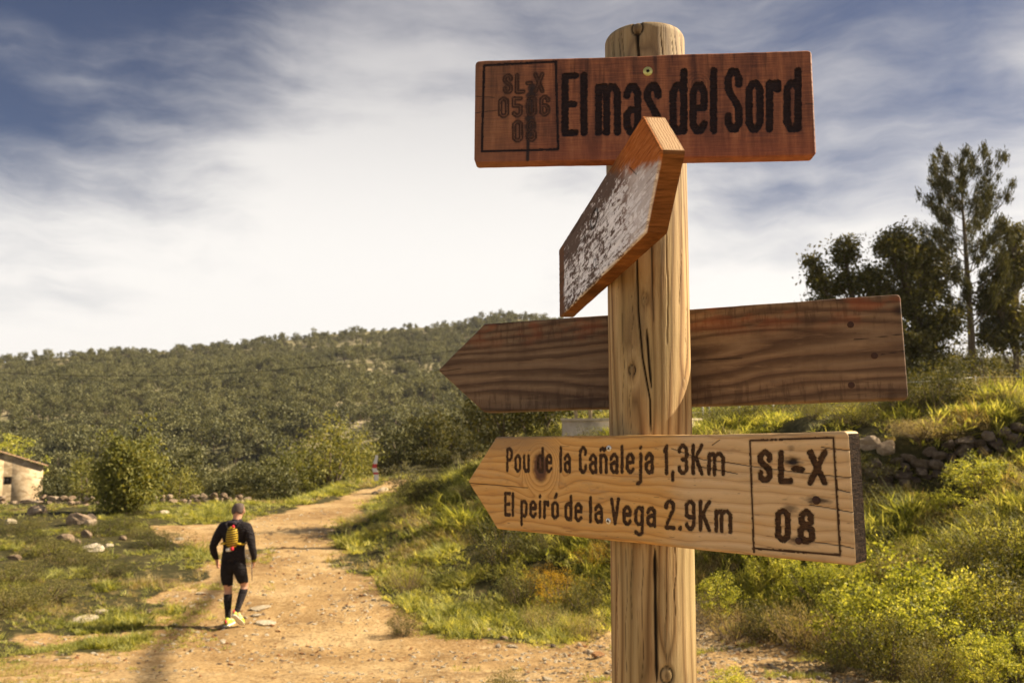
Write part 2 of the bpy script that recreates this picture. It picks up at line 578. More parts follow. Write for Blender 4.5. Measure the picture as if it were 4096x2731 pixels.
def cards(P, size, aspect=0.5, up=0.0, rng=RNG, dirs=None):
    """small pointed leaves at P: two triangles each, folded at the midrib"""
    n = len(P)
    d = rng.normal(size=(n, 3)) if dirs is None else dirs + rng.normal(size=(n, 3)) * 0.45
    d[:, 2] += up
    d /= np.linalg.norm(d, axis=1, keepdims=True) + 1e-9
    a = rng.normal(size=(n, 3))
    e = np.cross(d, a); e /= np.linalg.norm(e, axis=1, keepdims=True) + 1e-9
    s = (size * rng.uniform(0.6, 1.35, n))[:, None]
    f = np.cross(d, e)
    v0 = P - d * s * 0.5
    v1 = P + e * s * aspect * 0.5 + f * s * 0.07
    v2 = P + d * s * 0.5
    v3 = P - e * s * aspect * 0.5 + f * s * 0.07
    V = np.stack([v0, v1, v2, v3], 1).reshape(-1, 3)
    b = np.arange(n)[:, None] * 4
    return V, np.concatenate([b + [0, 1, 2], b + [0, 2, 3]], 0)


def clump_cloud(rng, n_clumps, per, rx, ry, rz, zc, csize, shell=0.55, flat=0.6):
    """leaf positions gathered in clumps through an uneven crown"""
    u = rng.normal(size=(n_clumps, 3)); u /= np.linalg.norm(u, axis=1, keepdims=True)
    rr = (shell + (1 - shell) * rng.uniform(0, 1, n_clumps) ** 0.5)
    lob = 1 + 0.22 * np.sin(3 * np.arctan2(u[:, 1], u[:, 0]) + rng.uniform(0, 6)) + 0.12 * rng.normal(size=n_clumps)
    C = u * (rr * lob)[:, None] * [rx, ry, rz] + [0, 0, zc]
    sz = csize * rng.uniform(0.6, 1.4, n_clumps)
    off = rng.normal(size=(n_clumps, per, 3)) * sz[:, None, None] * [0.5, 0.5, 0.5 * flat]
    return (C[:, None] + off).reshape(-1, 3), C


def foliage_mesh(name, P, size, material, aspect=0.5, up=0.0, rng=RNG, dirs=None):
    V, T = cards(P, size, aspect, up, rng, dirs)
    rnd = np.repeat(rng.uniform(0, 1, len(P)), 4)
    return mesh_np(name, V, tris=T, mats=[material], attrs={'rnd': rnd})


def far_tree_mesh(seed, h=5.5, w=2.3, ncl=34, per=14, mats_=None, leaf=0.5):
    """crown and trunk of a tree too far off to show its parts: one mesh"""
    rng = np.random.default_rng(seed)
    P, C = clump_cloud(rng, ncl, per, w, w, h * 0.36, h * 0.62, 0.85, 0.45)
    P = P[P[:, 2] > 0.3]
    V, T = cards(P, leaf, 0.75, 0, rng)
    mb = MB(); mb.tube([(0, 0, -1), (0.1, 0, h * 0.4), (0.0, 0.1, h * 0.75)], [0.2, 0.15, 0.06], 5)
    tv = np.concatenate(mb.v); tq = np.concatenate(mb.q); tt = np.concatenate(mb.t)
    n = len(V)
    return mesh_np('hillside_tree', np.concatenate([V, tv]), tq + n, np.concatenate([T, tt + n]),
                   mats_ or [M_FOREST, M_BARK], attrs={'rnd': np.concatenate([np.repeat(rng.uniform(0, 1, len(P)), 4), np.zeros(len(tv))])},
                   mi=np.concatenate([np.ones(len(tq)), np.zeros(len(T)), np.ones(len(tt))]))


FAR = [far_tree_mesh(100 + i, h, w) for i, (h, w) in enumerate([(5.5, 2.2), (4.2, 2.6), (7.4, 1.8), (2.6, 2.0), (6.2, 1.5)])]


def in_view_az(n, lo=-36, hi=38):
    return np.radians(RNG.uniform(lo, hi, n))


def build_forest():
    n = 26000
    R = np.sqrt(RNG.uniform(150 ** 2, 760 ** 2, n)); A = in_view_az(n, -37, 34)
    x, y = R * np.sin(A), R * np.cos(A)
    d = fbm(x / 45, y / 45, 71, 4) + 0.35 * fbm(x / 14, y / 14, 75, 2)
    keep = RNG.uniform(0, 1, n) < np.clip(0.85 + 1.5 * d, np.where(A < -.42, .6, .15), 1)
    x, y, R = x[keep], y[keep], R[keep]
    z = ground_z(x, y)
    s = RNG.uniform(0.6, 1.3, len(x)) * (1.15 + 0.3 * fbm(x / 60, y / 60, 79, 2)) * np.interp(R, [150, 350, 560, 760], [.95, .8, .7, .62])
    rot = np.stack([RNG.normal(0, .06, len(x)), RNG.normal(0, .06, len(x)), RNG.uniform(0, 6.28, len(x))], 1)
    scl = np.stack([s * RNG.uniform(.85, 1.3, len(x)), s * RNG.uniform(.85, 1.3, len(x)), s], 1)
    scatter('hillside_wood', np.stack([x, y, z], 1), rot, scl, RNG.integers(0, 5, len(x)), lib('far_tree', FAR),
            label='dense olive green pine wood covering the whole far hillside', cat='wood')


build_forest()

# ---- bushes and small trees of the middle distance, each its own thing
def bush_meshes(seed, leafmat, h, w, ncl, per, leaf, csize, trunk_h=0.3, aspect=0.5, shell=0.5, stems=4, stem_r=0.05, zc=0.55, rzk=0.45):
    rng = np.random.default_rng(seed)
    P, C = clump_cloud(rng, ncl, per, w, w, h * rzk, h * zc, csize, shell)
    P = P[P[:, 2] > 0.02]
    crown = foliage_mesh('crown', P, leaf, leafmat, aspect, 0.2, rng)
    mb = MB()
    for k in range(stems):
        c = C[rng.integers(len(C))] * [0.7, 0.7, 0.9]
        b = np.array([rng.uniform(-.1, .1) * w, rng.uniform(-.1, .1) * w, -0.15])
        m = b * 0.4 + c * 0.5 + rng.normal(size=3) * 0.05 * w
        mb.tube([b, m, c], [stem_r * h * 0.5, stem_r * h * 0.35, stem_r * h * 0.08], 5)
    return crown, mb.mesh('trunk', M_BARK)


BUSH = {
    'oak': [bush_meshes(200 + i, M_OAK, h, w, 110, 34, 0.22, 0.5) for i, (h, w) in enumerate([(3.2, 1.7), (2.4, 1.8), (4.0, 1.6)])],
    'forest': [bush_meshes(220 + i, M_FOREST, h, w, 110, 34, 0.26, 0.55) for i, (h, w) in enumerate([(4.2, 2.0), (3.4, 2.2)])],
    'bright': [bush_meshes(230 + i, M_YELLOW, 2.6, 1.1, 60, 22, 0.16, 0.38) for i in range(2)],
}


def place_plant(name, crown, trunk, loc, rotz, scale, label, cat, group=None, sz=None):
    r = empty(name, loc, (0, 0, rotz), label=label, cat=cat, group=group)
    r.scale = (scale, scale, scale * (sz or 1))
    if trunk is not None: link('trunk', trunk, r)
    link('crown', crown, r)
    return r


def build_midground():
    rng = np.random.default_rng(5)
    n = 0; tries = 0
    spots = []
    front = []
    while n < 230 and tries < 20000:
        tries += 1
        R = 38 + 110 * rng.uniform() ** 1.4
        px = rng.uniform(60, 2350)
        x, y = (px - 2048) / FPX * R, R
        if R < 46 and px > 1150: continue
        if R < 62 and 360 < px < 720: continue
        if px > 1500 and R < 56: continue
        if abs(y - 60) < 6 and x < -29: continue
        if 58 <= R <= 64 and px < 330: continue
        if R < 60 and px < 260: continue
        if any((x - a) ** 2 + (y - b) ** 2 < (1.7 + 0.010 * R) ** 2 for a, b in spots): continue
        spots.append((x, y)); n += 1
        kind = 'oak' if rng.uniform() < 0.6 else 'forest'
        c, t = BUSH[kind][rng.integers(len(BUSH[kind]))]
        s = rng.uniform(0.6, 1.15) * (0.7 if R < 55 else 0.95) * (0.8 if px < 1200 else 1)
        pl = place_plant('holm_oak', c, t, (x, y, gz(x, y) - 0.1), rng.uniform(0, 6.28), s,
                    'rounded dark olive evergreen bush in the thicket between the road and the wooded hill', 'bush',
                    'evergreen bushes in the thicket below the hill', rng.uniform(0.8, 1.15))
        if R < 66: front.append((px, pl))
    front.sort(key=lambda q: q[0])
    words = 'first second third fourth fifth sixth seventh eighth ninth tenth'.split()
    sides = (('behind the stone house and the large round bush', 0, 650), ('behind the low stone wall', 650, 1150), ('behind the far bend of the road', 1150, 1650), ('beyond the grassy bank towards the signpost', 1650, 2400))
    for side, p0, p1 in sides:
        fr = [q for q in front if p0 <= q[0] < p1]
        for i, (px, pl) in enumerate(fr):
            if i < 10:
                pl['label'] = 'dark evergreen bush %s, %s from left' % (side, words[i])
    # named individuals
    x, y = at(540, 26.5)
    big = bush_meshes(260, M_MIDGREEN, 2.45, 0.85, 230, 60, 0.12, 0.36, stems=6, shell=0.2, rzk=.5, zc=.5)
    place_plant('round_bush', *big, (x, y, gz(x, y) - 0.05), 0.4, 1.02, 'large round olive bush standing alone in front of the low stone wall on the left', 'bush')
    x, y = at(365, 36)
    b1 = bush_meshes(261, M_MIDGREEN, 2.6, 0.8, 60, 30, 0.12, 0.35)
    place_plant('narrow_shrub', *b1, (x, y, gz(x, y)), 0.0, 0.9, 'narrow bright green shrub between the stone house and the large round bush', 'shrub')
    x, y = at(1330, 46)
    b2 = bush_meshes(262, M_MIDGREEN, 4.2, 1.7, 110, 26, 0.17, 0.5, shell=0.3)
    place_plant('sapling', *b2, (x, y, gz(x, y) - .2), 1.0, 1.12, 'tall loose yellow green sapling bush beside the far bend of the road', 'tree')
    x, y = at(1180, 44)
    place_plant('sapling', *b2, (x, y, gz(x, y) - .2), 2.2, 0.8, 'smaller yellow green bush left of the tall sapling at the road bend', 'tree')
    x, y = at(1450, 50)
    place_plant('sapling', *b2, (x, y, gz(x, y) - .2), 4.0, 0.75, 'low yellow green bush just behind the striped marker at the bend', 'tree')
    x, y = at(40, 68)
    b3 = bush_meshes(263, M_YELLOW, 4.5, 2.0, 80, 30, 0.2, 0.5)
    place_plant('garden_tree', *b3, (x, y, gz(x, y)), 0, 1.25, 'bright green rounded tree rising behind the roof of the stone house', 'tree')
    x, y = at(740, 37)
    b4 = bush_meshes(264, M_MIDGREEN, 1.8, 0.8, 60, 26, 0.11, 0.3)
    place_plant('low_shrub', *b4, (x, y, gz(x, y)), 0, 1.0, 'low bright green shrub just behind the stone wall right of the round bush', 'shrub')
    x, y = at(1620, 36)
    b5 = bush_meshes(265, M_GREY, 1.2, 0.6, 50, 26, 0.08, 0.25)
    place_plant('low_shrub', *b5, (x, y, gz(x, y)), 0, 1.1, 'small pale bush on the bank edge where the road disappears', 'shrub')
    # dark conifers behind the lower left arrow board
    b6 = bush_meshes(266, M_OAK, 4.0, 1.6, 130, 30, 0.16, 0.5, shell=0.3)
    for px, d, s, lab in ((2030, 24, 0.75, 'dark evergreen tree left of the low rendered wall, nearer the road'),
                          (2165, 23, 0.7, 'dark evergreen tree touching the left end of the low rendered wall')):
        x, y = at(px, d)
        place_plant('evergreen_tree', *b6, (x, y, gz(x, y) - .3), px, s, lab, 'tree')


build_midground()

# ------------------------------------------------------------------ lettering: strokes of a condensed routed alphabet
def glyph(ch, h=0.09, X=0.74):
    """centre-line strokes in a cell 1 cap high; h is half a stroke, X the x-height"""
    a, r = h, 0.36 - h + h          # left stem x, right stem x
    L_, R_ = h, 0.44 - h
    t, m, b = 1 - h, 0.5, h
    x = X - h
    c = 0.10
    def ring(x0, y0, x1, y1):
        return [(x0, y0 + c), (x0 + c, y0), (x1 - c, y0), (x1, y0 + c), (x1, y1 - c), (x1 - c, y1), (x0 + c, y1), (x0, y1 - c), (x0, y0 + c)]
    G = {
        'E': ([[(L_, b), (L_, t)], [(L_, t), (0.38, t)], [(L_, m), (0.34, m)], [(L_, b), (0.38, b)]], .44),
        'L': ([[(L_, t), (L_, b), (0.38, b)]], .44),
        'l': ([[(L_, b), (L_, t)]], 2 * h),
        'i': ([[(L_, b), (L_, x)], [(L_, x + .2), (L_, x + .22)]], 2 * h),
        'j': ([[(L_ + .1, x), (L_ + .1, -.2), (L_ + .03, -.27), (L_ - .05, -.27)], [(L_ + .1, x + .2), (L_ + .1, x + .22)]], 2 * h + .1),
        'm': ([[(L_, b), (L_, x)], [(L_, x - c), (L_ + c, x), (.36 - h - c * .3, x), (.36 - h, x - c), (.36 - h, b)],
               [(.36 - h, x - c), (.36 - h + c, x), (.66 - h - c, x), (.66 - h, x - c), (.66 - h, b)]], .66),
        'n': ([[(L_, b), (L_, x)], [(L_, x - c), (L_ + c, x), (R_ - c, x), (R_, x - c), (R_, b)]], .44),
        'ñ': ([[(L_, b), (L_, x)], [(L_, x - c), (L_ + c, x), (R_ - c, x), (R_, x - c), (R_, b)], [(L_, x + .17), (L_ + .1, x + .22), (R_ - .1, x + .16), (R_, x + .22)]], .44),
        'r': ([[(L_, b), (L_, x)], [(L_, x - .12), (L_ + c, x - .01), (.36 - h, x), (.36 - h, x - .1)]], .36),
        'a': ([[(R_, b), (R_, x - c), (R_ - c, x), (L_ + c, x), (L_, x - c), (L_, x - .14)],
               [(R_, .40), (L_ + c, .40), (L_, .34), (L_, b + c), (L_ + c, b), (R_ - c, b), (R_, b + .08)]], .44),
        's': ([[(R_, x - .15), (R_, x - c), (R_ - c, x), (L_ + c, x), (L_, x - c), (L_, x - .17), (L_ + .04, x - .22), (R_ - .04, b + .24),
               (R_, b + .18), (R_, b + c), (R_ - c, b), (L_ + c, b), (L_, b + c), (L_, b + .15)]], .44),
        'd': ([ring(L_, b, R_, x), [(R_, b), (R_, t)]], .44),
        'p': ([ring(L_, b, R_, x), [(L_, x), (L_, -.24)]], .44),
        'g': ([ring(L_, b, R_, x), [(R_, x), (R_, -.18), (R_ - c, -.24), (L_ + c, -.24), (L_, -.18)]], .44),
        'o': ([ring(L_, b, R_, x)], .44),
        'ó': ([ring(L_, b, R_, x), [(.22, x + .17), (.3, x + .3)]], .44),
        'u': ([[(L_, x), (L_, b + c), (L_ + c, b), (R_ - c, b), (R_, b + c)], [(R_, x), (R_, b)]], .44),
        'e': ([[(L_, .4), (R_, .4), (R_, x - c), (R_ - c, x), (L_ + c, x), (L_, x - c), (L_, b + c), (L_ + c, b), (R_ - c, b), (R_, b + c), (R_, b + .1)]], .44),
        'S': ([[(R_, t - .2), (R_, t - c), (R_ - c, t), (L_ + c, t), (L_, t - c), (L_, t - .24), (L_ + .03, t - .3), (R_ - .03, b + .34), (R_, b + .27),
               (R_, b + c), (R_ - c, b), (L_ + c, b), (L_, b + c), (L_, b + .2)]], .46),
        'P': ([[(L_, b), (L_, t), (R_ - c, t), (R_, t - c), (R_, m + c), (R_ - c, m), (L_, m)]], .44),
        'C': ([[(R_, t - .22), (R_, t - c), (R_ - c, t), (L_ + c, t), (L_, t - c), (L_, b + c), (L_ + c, b), (R_ - c, b), (R_, b + c), (R_, b + .22)]], .44),
        'K': ([[(L_, b), (L_, t)], [(R_ + .04, t), (L_ + .06, m)], [(L_ + .1, m + .05), (R_ + .05, b)]], .5),
        'V': ([[(L_, t), (.24, b)], [(.24, b), (.48 - h, t)]], .48),
        'X': ([[(L_, t), (.48 - h, b)], [(.48 - h, t), (L_, b)]], .48),
        '1': ([[(L_, t - .16), (.24 - h, t), (.24 - h, b)]], .24),
        '2': ([[(L_, t - .2), (L_, t - c), (L_ + c, t), (R_ - c, t), (R_, t - c), (R_, t - .26), (L_, b + .06), (L_, b), (R_ + .02, b)]], .46),
        '3': ([[(L_, t - .18), (L_, t - c), (L_ + c, t), (R_ - c, t), (R_, t - c), (R_, m + .08), (R_ - .06, m), (.2, m)],
               [(R_ - .06, m), (R_, m - .08), (R_, b + c), (R_ - c, b), (L_ + c, b), (L_, b + c), (L_, b + .18)]], .44),
        '5': ([[(R_, t), (L_, t), (L_, m + .06), (R_ - c, m + .06), (R_, m), (R_, b + c), (R_ - c, b), (L_ + c, b), (L_, b + c), (L_, b + .12)]], .44),
        '6': ([[(R_, t - .18), (R_, t - c), (R_ - c, t), (L_ + c, t), (L_, t - c), (L_, b + c), (L_ + c, b), (R_ - c, b), (R_, b + c), (R_, m - c), (R_ - c, m + .02), (L_, m + .02)]], .44),
        '8': ([ring(L_ + .025, m + .03, R_ - .025, t), ring(L_, b, R_, m - .01), [(.22, m + .03), (.22, m - .01)]], .44),
        '9': ([[(L_, b + .15), (L_, b + c), (L_ + c, b), (R_ - c, b), (R_, b + c), (R_, t - c), (R_ - c, t), (L_ + c, t), (L_, t - c), (L_, m), (L_ + c, m - .06), (R_, m - .06)]], .44),
        '0': ([ring(L_, b, R_, t)], .44),
        '-': ([[(.04, m), (.2, m)]], .24),
        '.': ([[(L_, b), (L_, b + .02)]], 2 * h),
        ',': ([[(L_, b + .02), (L_ - .01, -.12)]], 2 * h),
    }
    return G[ch]


def seg_sd(px, py, segs, hw):
    """distance to a set of strokes minus the half width"""
    d2 = np.full(px.shape, 1.0)
    for (x0, y0), (x1, y1) in segs:
        m = (px > min(x0, x1) - .012) & (px < max(x0, x1) + .012) & (py > min(y0, y1) - .012) & (py < max(y0, y1) + .012)
        if not m.any(): continue
        X, Y = px[m], py[m]
        dx, dy = x1 - x0, y1 - y0
        t = np.clip(((X - x0) * dx + (Y - y0) * dy) / (dx * dx + dy * dy + 1e-12), 0, 1)
        d2[m] = np.minimum(d2[m], np.hypot(X - x0 - t * dx, Y - y0 - t * dy))
    return d2 - hw


def word_segs(word, quad, h=0.09, gap=0.05, X=0.74):
    """strokes of a word fitted in a quad: base-left, base-right, top-left, top-right in board metres"""
    adv = 0; items = []
    for ch in word:
        st, w = glyph(ch, h, X)
        items.append((adv, st)); adv += w + gap
    adv -= gap
    bl, br, tl, tr = [np.array(q, float) for q in quad]
    out = []
    for off, st in items:
        for line in st:
            pts = []
            for gx, gy in line:
                u = (gx + off) / adv
                pts.append(tuple((bl * (1 - u) + br * u) * (1 - gy) + (tl * (1 - u) + tr * u) * gy))
            out += list(zip(pts[:-1], pts[1:]))
    return out


# ------------------------------------------------------------------ the signpost
POST = np.array([0.208, 1.25]); POST_R = 0.0615


def rotm(yaw, pitch, roll):
    return Matrix.Rotation(yaw, 3, 'Z') @ Matrix.Rotation(pitch, 3, 'X') @ Matrix.Rotation(roll, 3, 'Y')


class Board:
    def __init__(self, yaw, pitch, roll, pos, L, H, T, tip=0.0):
        self.M = rotm(rad(yaw), rad(pitch), rad(roll)); self.ang = self.M.to_euler()
        self.pos = Vector(pos) + Vector((0, 0, CZ))
        self.L, self.H, self.T, self.tip = L, H, T, tip

    def uv(self, px, py):
        """where a line of sight meets the front face, in board metres"""
        d = Vector(ray(px, py)); o = Vector((0, 0, CZ)); n = self.M @ Vector((0, 1, 0))
        k = (self.pos - o).dot(n) / d.dot(n)
        p = self.M.transposed() @ (o + d * k - self.pos)
        return (p.x, p.z)


ROOT = empty('trail_signpost', (POST[0], POST[1], 0), label='weathered wooden signpost with four carved boards on a round post', cat='signpost')


def m_wood(fn, rough=0.62, spec=0.35):
    return mat('sign_wood', fn, rough, spec)


def wood_nodes(t, stops, dark=(0.02, 0.012, 0.007), fscale=(14, 14, 420), bumpk=0.35, sheen=None):
    pass


def m_board1(t, b, out):
    co = t.n('ShaderNodeTexCoord').outputs['Object']
    ring = attr(t, 'ring'); dark = attr(t, 'dark')
    f = t.noise(t.mapv(co, (18, 18, 520)), 1.0, 5, 0.7)
    g = t.noise(t.mapv(co, (60, 60, 9)), 1.0, 4, 0.65)
    p = t.noise(t.mapv(co, (220, 220, 150)), 1.0, 3, 0.8)
    c = t.ramp(t.math('ADD', t.math('MULTIPLY', g, 0.6), t.math('MULTIPLY', f, 0.4)),
               [(0.32, (0.060, 0.021, 0.013)), (0.45, (0.16, 0.056, 0.028)), (0.56, (0.30, 0.108, 0.045)), (0.70, (0.46, 0.20, 0.09))])
    sepz = t.n('ShaderNodeSeparateXYZ', {0: co})
    low = t.rng(sepz.outputs[2], 0.0, 0.05, 1.0, 0.0)
    c = t.mix(t.math('MULTIPLY', low, 0.4), c, (0.32, 0.085, 0.038))
    left = t.rng(sepz.outputs[0], 0.0, 0.14, 1.0, 0.0)
    c = t.mix(t.math('MULTIPLY', left, 0.45), c, (0.22, 0.115, 0.055))
    c = t.mix(t.math('MULTIPLY', t.rng(p, 0.6, 0.8), 0.45), c, (0.03, 0.012, 0.01))
    streak = t.rng(t.noise(t.mapv(co, (25, 25, 500), loc=(3, 0, 2)), 1.0, 3, 0.7), 0.66, 0.78)
    c = t.mix(t.math('MULTIPLY', streak, 0.35), c, (0.50, 0.24, 0.11))
    drip = t.math('MULTIPLY', t.rng(t.noise(t.mapv(co, (70, 70, 6)), 1.0, 3, .6), .5, .68), t.rng(sepz.outputs[2], .07, .15))
    c = t.mix(t.math('MULTIPLY', drip, 0.75), c, (0.035, 0.014, 0.010))
    c = t.mix(dark, c, (0.014, 0.009, 0.009))
    bump(t, b, t.math('ADD', f, t.math('MULTIPLY', p, .5)), 0.5, 0.0012)
    b.inputs['Roughness'].default_value = 0.6
    return c


def m_board3(t, b, out):
    co = t.n('ShaderNodeTexCoord').outputs['Object']
    ring = attr(t, 'ring'); dark = attr(t, 'dark')
    w = t.math('ADD', ring, t.math('MULTIPLY', t.noise(t.mapv(co, (9, 9, 60)), 1.0, 3, 0.6), 0.35))
    s = t.math('FRACT', w)
    f = t.noise(t.mapv(co, (20, 20, 600)), 1.0, 4, 0.7)
    saw = t.noise(t.mapv(co, (95, 60, 16), (0, rad(38), 0)), 1.0, 3, 0.7)
    blot = t.noise(t.mapv(co, (9, 9, 22)), 1.0, 4, 0.65)
    c = t.ramp(s, [(0.0, (0.085, 0.047, 0.025)), (0.25, (0.13, 0.078, 0.042)), (0.55, (0.235, 0.155, 0.088)), (0.85, (0.18, 0.11, 0.060)), (1.0, (0.085, 0.047, 0.025))])
    z = t.n('ShaderNodeSeparateXYZ', {0: co}).outputs[2]
    edge_ = t.math('MAXIMUM', t.rng(z, .10, .13), t.rng(z, .045, .02))
    c = t.mix(t.math('MULTIPLY', t.math('MULTIPLY', t.rng(saw, 0.48, 0.60), t.math('ADD', .2, edge_)), 0.38), c, (0.045, 0.022, 0.012))
    c = t.mix(t.math('MULTIPLY', t.rng(blot, .45, .7), .5), c, (0.055, .026, .014))
    c = t.mix(t.math('MULTIPLY', t.rng(t.noise(t.mapv(co, (14, 14, 150)), 1, 4, .7), .52, .7), .35), c, (0.36, 0.24, 0.13))
    c = t.mix(t.math('MULTIPLY', t.math('MULTIPLY', t.rng(z, 0.095, 0.145), t.rng(t.noise(t.mapv(co, (14, 14, 30)), 1, 3), 0.45, 0.62)), 0.55), c, (0.27, 0.065, 0.018))
    c = t.mix(t.math('MULTIPLY', t.rng(f, 0.55, 0.8), 0.4), c, (0.028, 0.014, 0.008))
    c = t.mix(dark, c, (0.012, 0.007, 0.005))
    bump(t, b, t.math('ADD', t.math('MULTIPLY', f, 0.5), t.math('MULTIPLY', saw, 0.4)), 0.5, 0.0015)
    return c


def m_board4(t, b, out):
    co = t.n('ShaderNodeTexCoord').outputs['Object']
    ring = attr(t, 'ring'); dark = attr(t, 'dark'); knot = attr(t, 'knot')
    sx = t.n('ShaderNodeSeparateXYZ', {0: co}); x = sx.outputs[0]; z = sx.outputs[2]
    w = t.math('ADD', ring, t.math('MULTIPLY', t.noise(t.mapv(co, (10, 10, 40)), 1.0, 3, 0.6), 0.5))
    s = t.math('FRACT', w)
    f = t.noise(t.mapv(co, (26, 26, 700)), 1.0, 5, 0.7)
    big = t.noise(t.mapv(co, (7, 7, 16)), 1.0, 4, 0.65)
    pale = t.ramp(s, [(0.0, (0.47, 0.29, 0.13)), (0.10, (0.60, 0.40, 0.19)), (0.7, (0.70, 0.50, 0.27)), (0.93, (0.60, 0.40, 0.20)), (1.0, (0.47, 0.29, 0.13))])
    orange = t.ramp(s, [(0.0, (0.44, 0.22, 0.06)), (0.12, (0.60, 0.32, 0.085)), (0.75, (0.69, 0.41, 0.135)), (0.93, (0.60, 0.32, 0.085)), (1.0, (0.44, 0.22, 0.06))])
    k = t.math('ADD', t.rng(x, 0.44, 0.28), t.math('MULTIPLY', t.math('SUBTRACT', big, 0.5), 2.2))
    c = t.mix(t.rng(k, 0.1, 0.95), pale, orange)
    topl = t.math('MULTIPLY', t.rng(z, 0.105, 0.145), t.rng(x, 0.16, 0.06))
    c = t.mix(t.math('MULTIPLY', topl, 0.8), c, (0.30, 0.19, 0.09))
    c = t.mix(t.math('MULTIPLY', t.rng(t.noise(t.mapv(co, (22, 22, 60), loc=(5, 0, 1)), 1, 4, .7), 0.58, 0.75), 0.5), c, (0.24, 0.13, 0.055))
    c = t.mix(t.math('MULTIPLY', t.rng(f, 0.58, 0.74), 0.65), c, (0.12, 0.065, 0.03))
    gw = t.noise(t.mapv(co, (12, 12, 45), loc=(9, 0, 4)), 1, 5, .7)
    c = t.mix(t.math('MULTIPLY', t.rng(gw, .5, .7), .4), c, (0.33, 0.24, 0.145))
    c = t.mix(t.rng(knot, 0.2, 0.9), c, (0.12, 0.05, 0.022))
    c = t.mix(dark, c, (0.022, 0.012, 0.008))
    bump(t, b, t.math('ADD', t.math('MULTIPLY', f, 0.7), t.math('MULTIPLY', big, 0.6)), 0.45, 0.0016)
    return c


def m_board2(t, b, out):
    co = t.n('ShaderNodeTexCoord').outputs['Object']
    dark = attr(t, 'dark')
    sx = t.n('ShaderNodeSeparateXYZ', {0: co}); x = sx.outputs[0]; z = sx.outputs[2]; y = sx.outputs[1]
    f = t.noise(t.mapv(co, (22, 22, 420)), 1.0, 5, 0.7)
    g = t.noise(t.mapv(co, (13, 13, 60)), 1.0, 4, 0.7)
    sp = t.noise(t.mapv(co, (45, 300, 120), (0, rad(8), 0)), 1.0, 5, 0.72)
    base = t.ramp(f, [(0.3, (0.075, 0.032, 0.014)), (0.55, (0.20, 0.085, 0.03)), (0.75, (0.34, 0.15, 0.05))])
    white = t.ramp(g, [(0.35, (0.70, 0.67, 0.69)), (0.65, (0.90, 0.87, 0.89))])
    # sky glare painted white below a slanting line; top edge and point bare
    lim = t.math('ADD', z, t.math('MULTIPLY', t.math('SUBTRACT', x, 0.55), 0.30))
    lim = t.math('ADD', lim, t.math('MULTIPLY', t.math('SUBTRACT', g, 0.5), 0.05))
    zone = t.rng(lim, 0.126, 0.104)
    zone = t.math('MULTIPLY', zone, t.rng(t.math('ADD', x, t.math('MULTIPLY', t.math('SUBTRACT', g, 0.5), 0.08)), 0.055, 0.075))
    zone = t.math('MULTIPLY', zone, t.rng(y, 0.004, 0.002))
    base = t.mix(t.math('MULTIPLY', t.rng(x, .5, .62), t.rng(y, .004, .002)), base, t.ramp(f, [(0.3, (0.16, 0.045, 0.012)), (0.5, (0.42, 0.13, 0.03)), (0.75, (0.58, 0.25, 0.09))]))
    sp2 = t.noise(t.mapv(co, (16, 100, 170), (0, rad(-3), 0), (4, 0, 2)), 1.0, 5, 0.7)
    blot = t.noise(t.mapv(co, (5, 9, 16), (0, rad(-12), 0), (2, 0, 7)), 1.0, 3, 0.6)
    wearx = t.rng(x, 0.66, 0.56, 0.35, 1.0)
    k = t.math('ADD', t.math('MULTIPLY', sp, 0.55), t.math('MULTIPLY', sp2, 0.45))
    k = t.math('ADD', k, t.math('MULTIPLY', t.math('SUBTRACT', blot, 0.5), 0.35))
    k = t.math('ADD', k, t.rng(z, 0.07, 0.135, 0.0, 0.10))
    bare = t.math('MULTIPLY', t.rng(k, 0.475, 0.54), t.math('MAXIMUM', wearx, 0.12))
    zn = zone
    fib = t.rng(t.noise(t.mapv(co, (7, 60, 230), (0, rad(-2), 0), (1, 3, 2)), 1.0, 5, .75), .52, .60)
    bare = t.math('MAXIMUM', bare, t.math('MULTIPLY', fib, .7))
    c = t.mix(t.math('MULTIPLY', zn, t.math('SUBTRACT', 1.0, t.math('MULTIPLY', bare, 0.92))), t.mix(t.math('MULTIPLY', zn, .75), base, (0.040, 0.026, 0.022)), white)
    # bare grey-brown end that sits behind the post
    c = t.mix(t.math('MULTIPLY', t.rng(x, 0.09, 0.04), 0.7), c, (0.14, 0.085, 0.06))
    # sawn tip end grain; its sunlit upper cut is painted paler
    tipn = t.n('ShaderNodeAttribute', attribute_name='endgrain').outputs['Fac']
    eg = t.ramp(t.math('FRACT', t.math('ADD', t.math('MULTIPLY', y, 330), t.math('MULTIPLY', t.noise(t.mapv(co, (90, 90, 90)), 1, 3), 1.6))),
                [(0, (0.26, 0.13, 0.06)), (0.45, (0.62, 0.43, 0.25)), (1, (0.48, 0.30, 0.16))])
    c = t.mix(tipn, c, eg)
    c = t.mix(dark, c, (0.03, 0.018, 0.012))
    pm = t.math('MULTIPLY', zn, t.math('SUBTRACT', 1.0, bare))
    rr = t.ramp(pm, [(0, 0.9), (1, 0.38)])
    t.t.links.new(t.ramp(pm, [(0, 0.08), (1, 0.6)]), b.inputs['Specular IOR Level'])
    t.t.links.new(rr, b.inputs['Roughness'])
    bump(t, b, t.math('ADD', f, t.math('MULTIPLY', sp, 1.2)), 0.5, 0.0015)
    return c


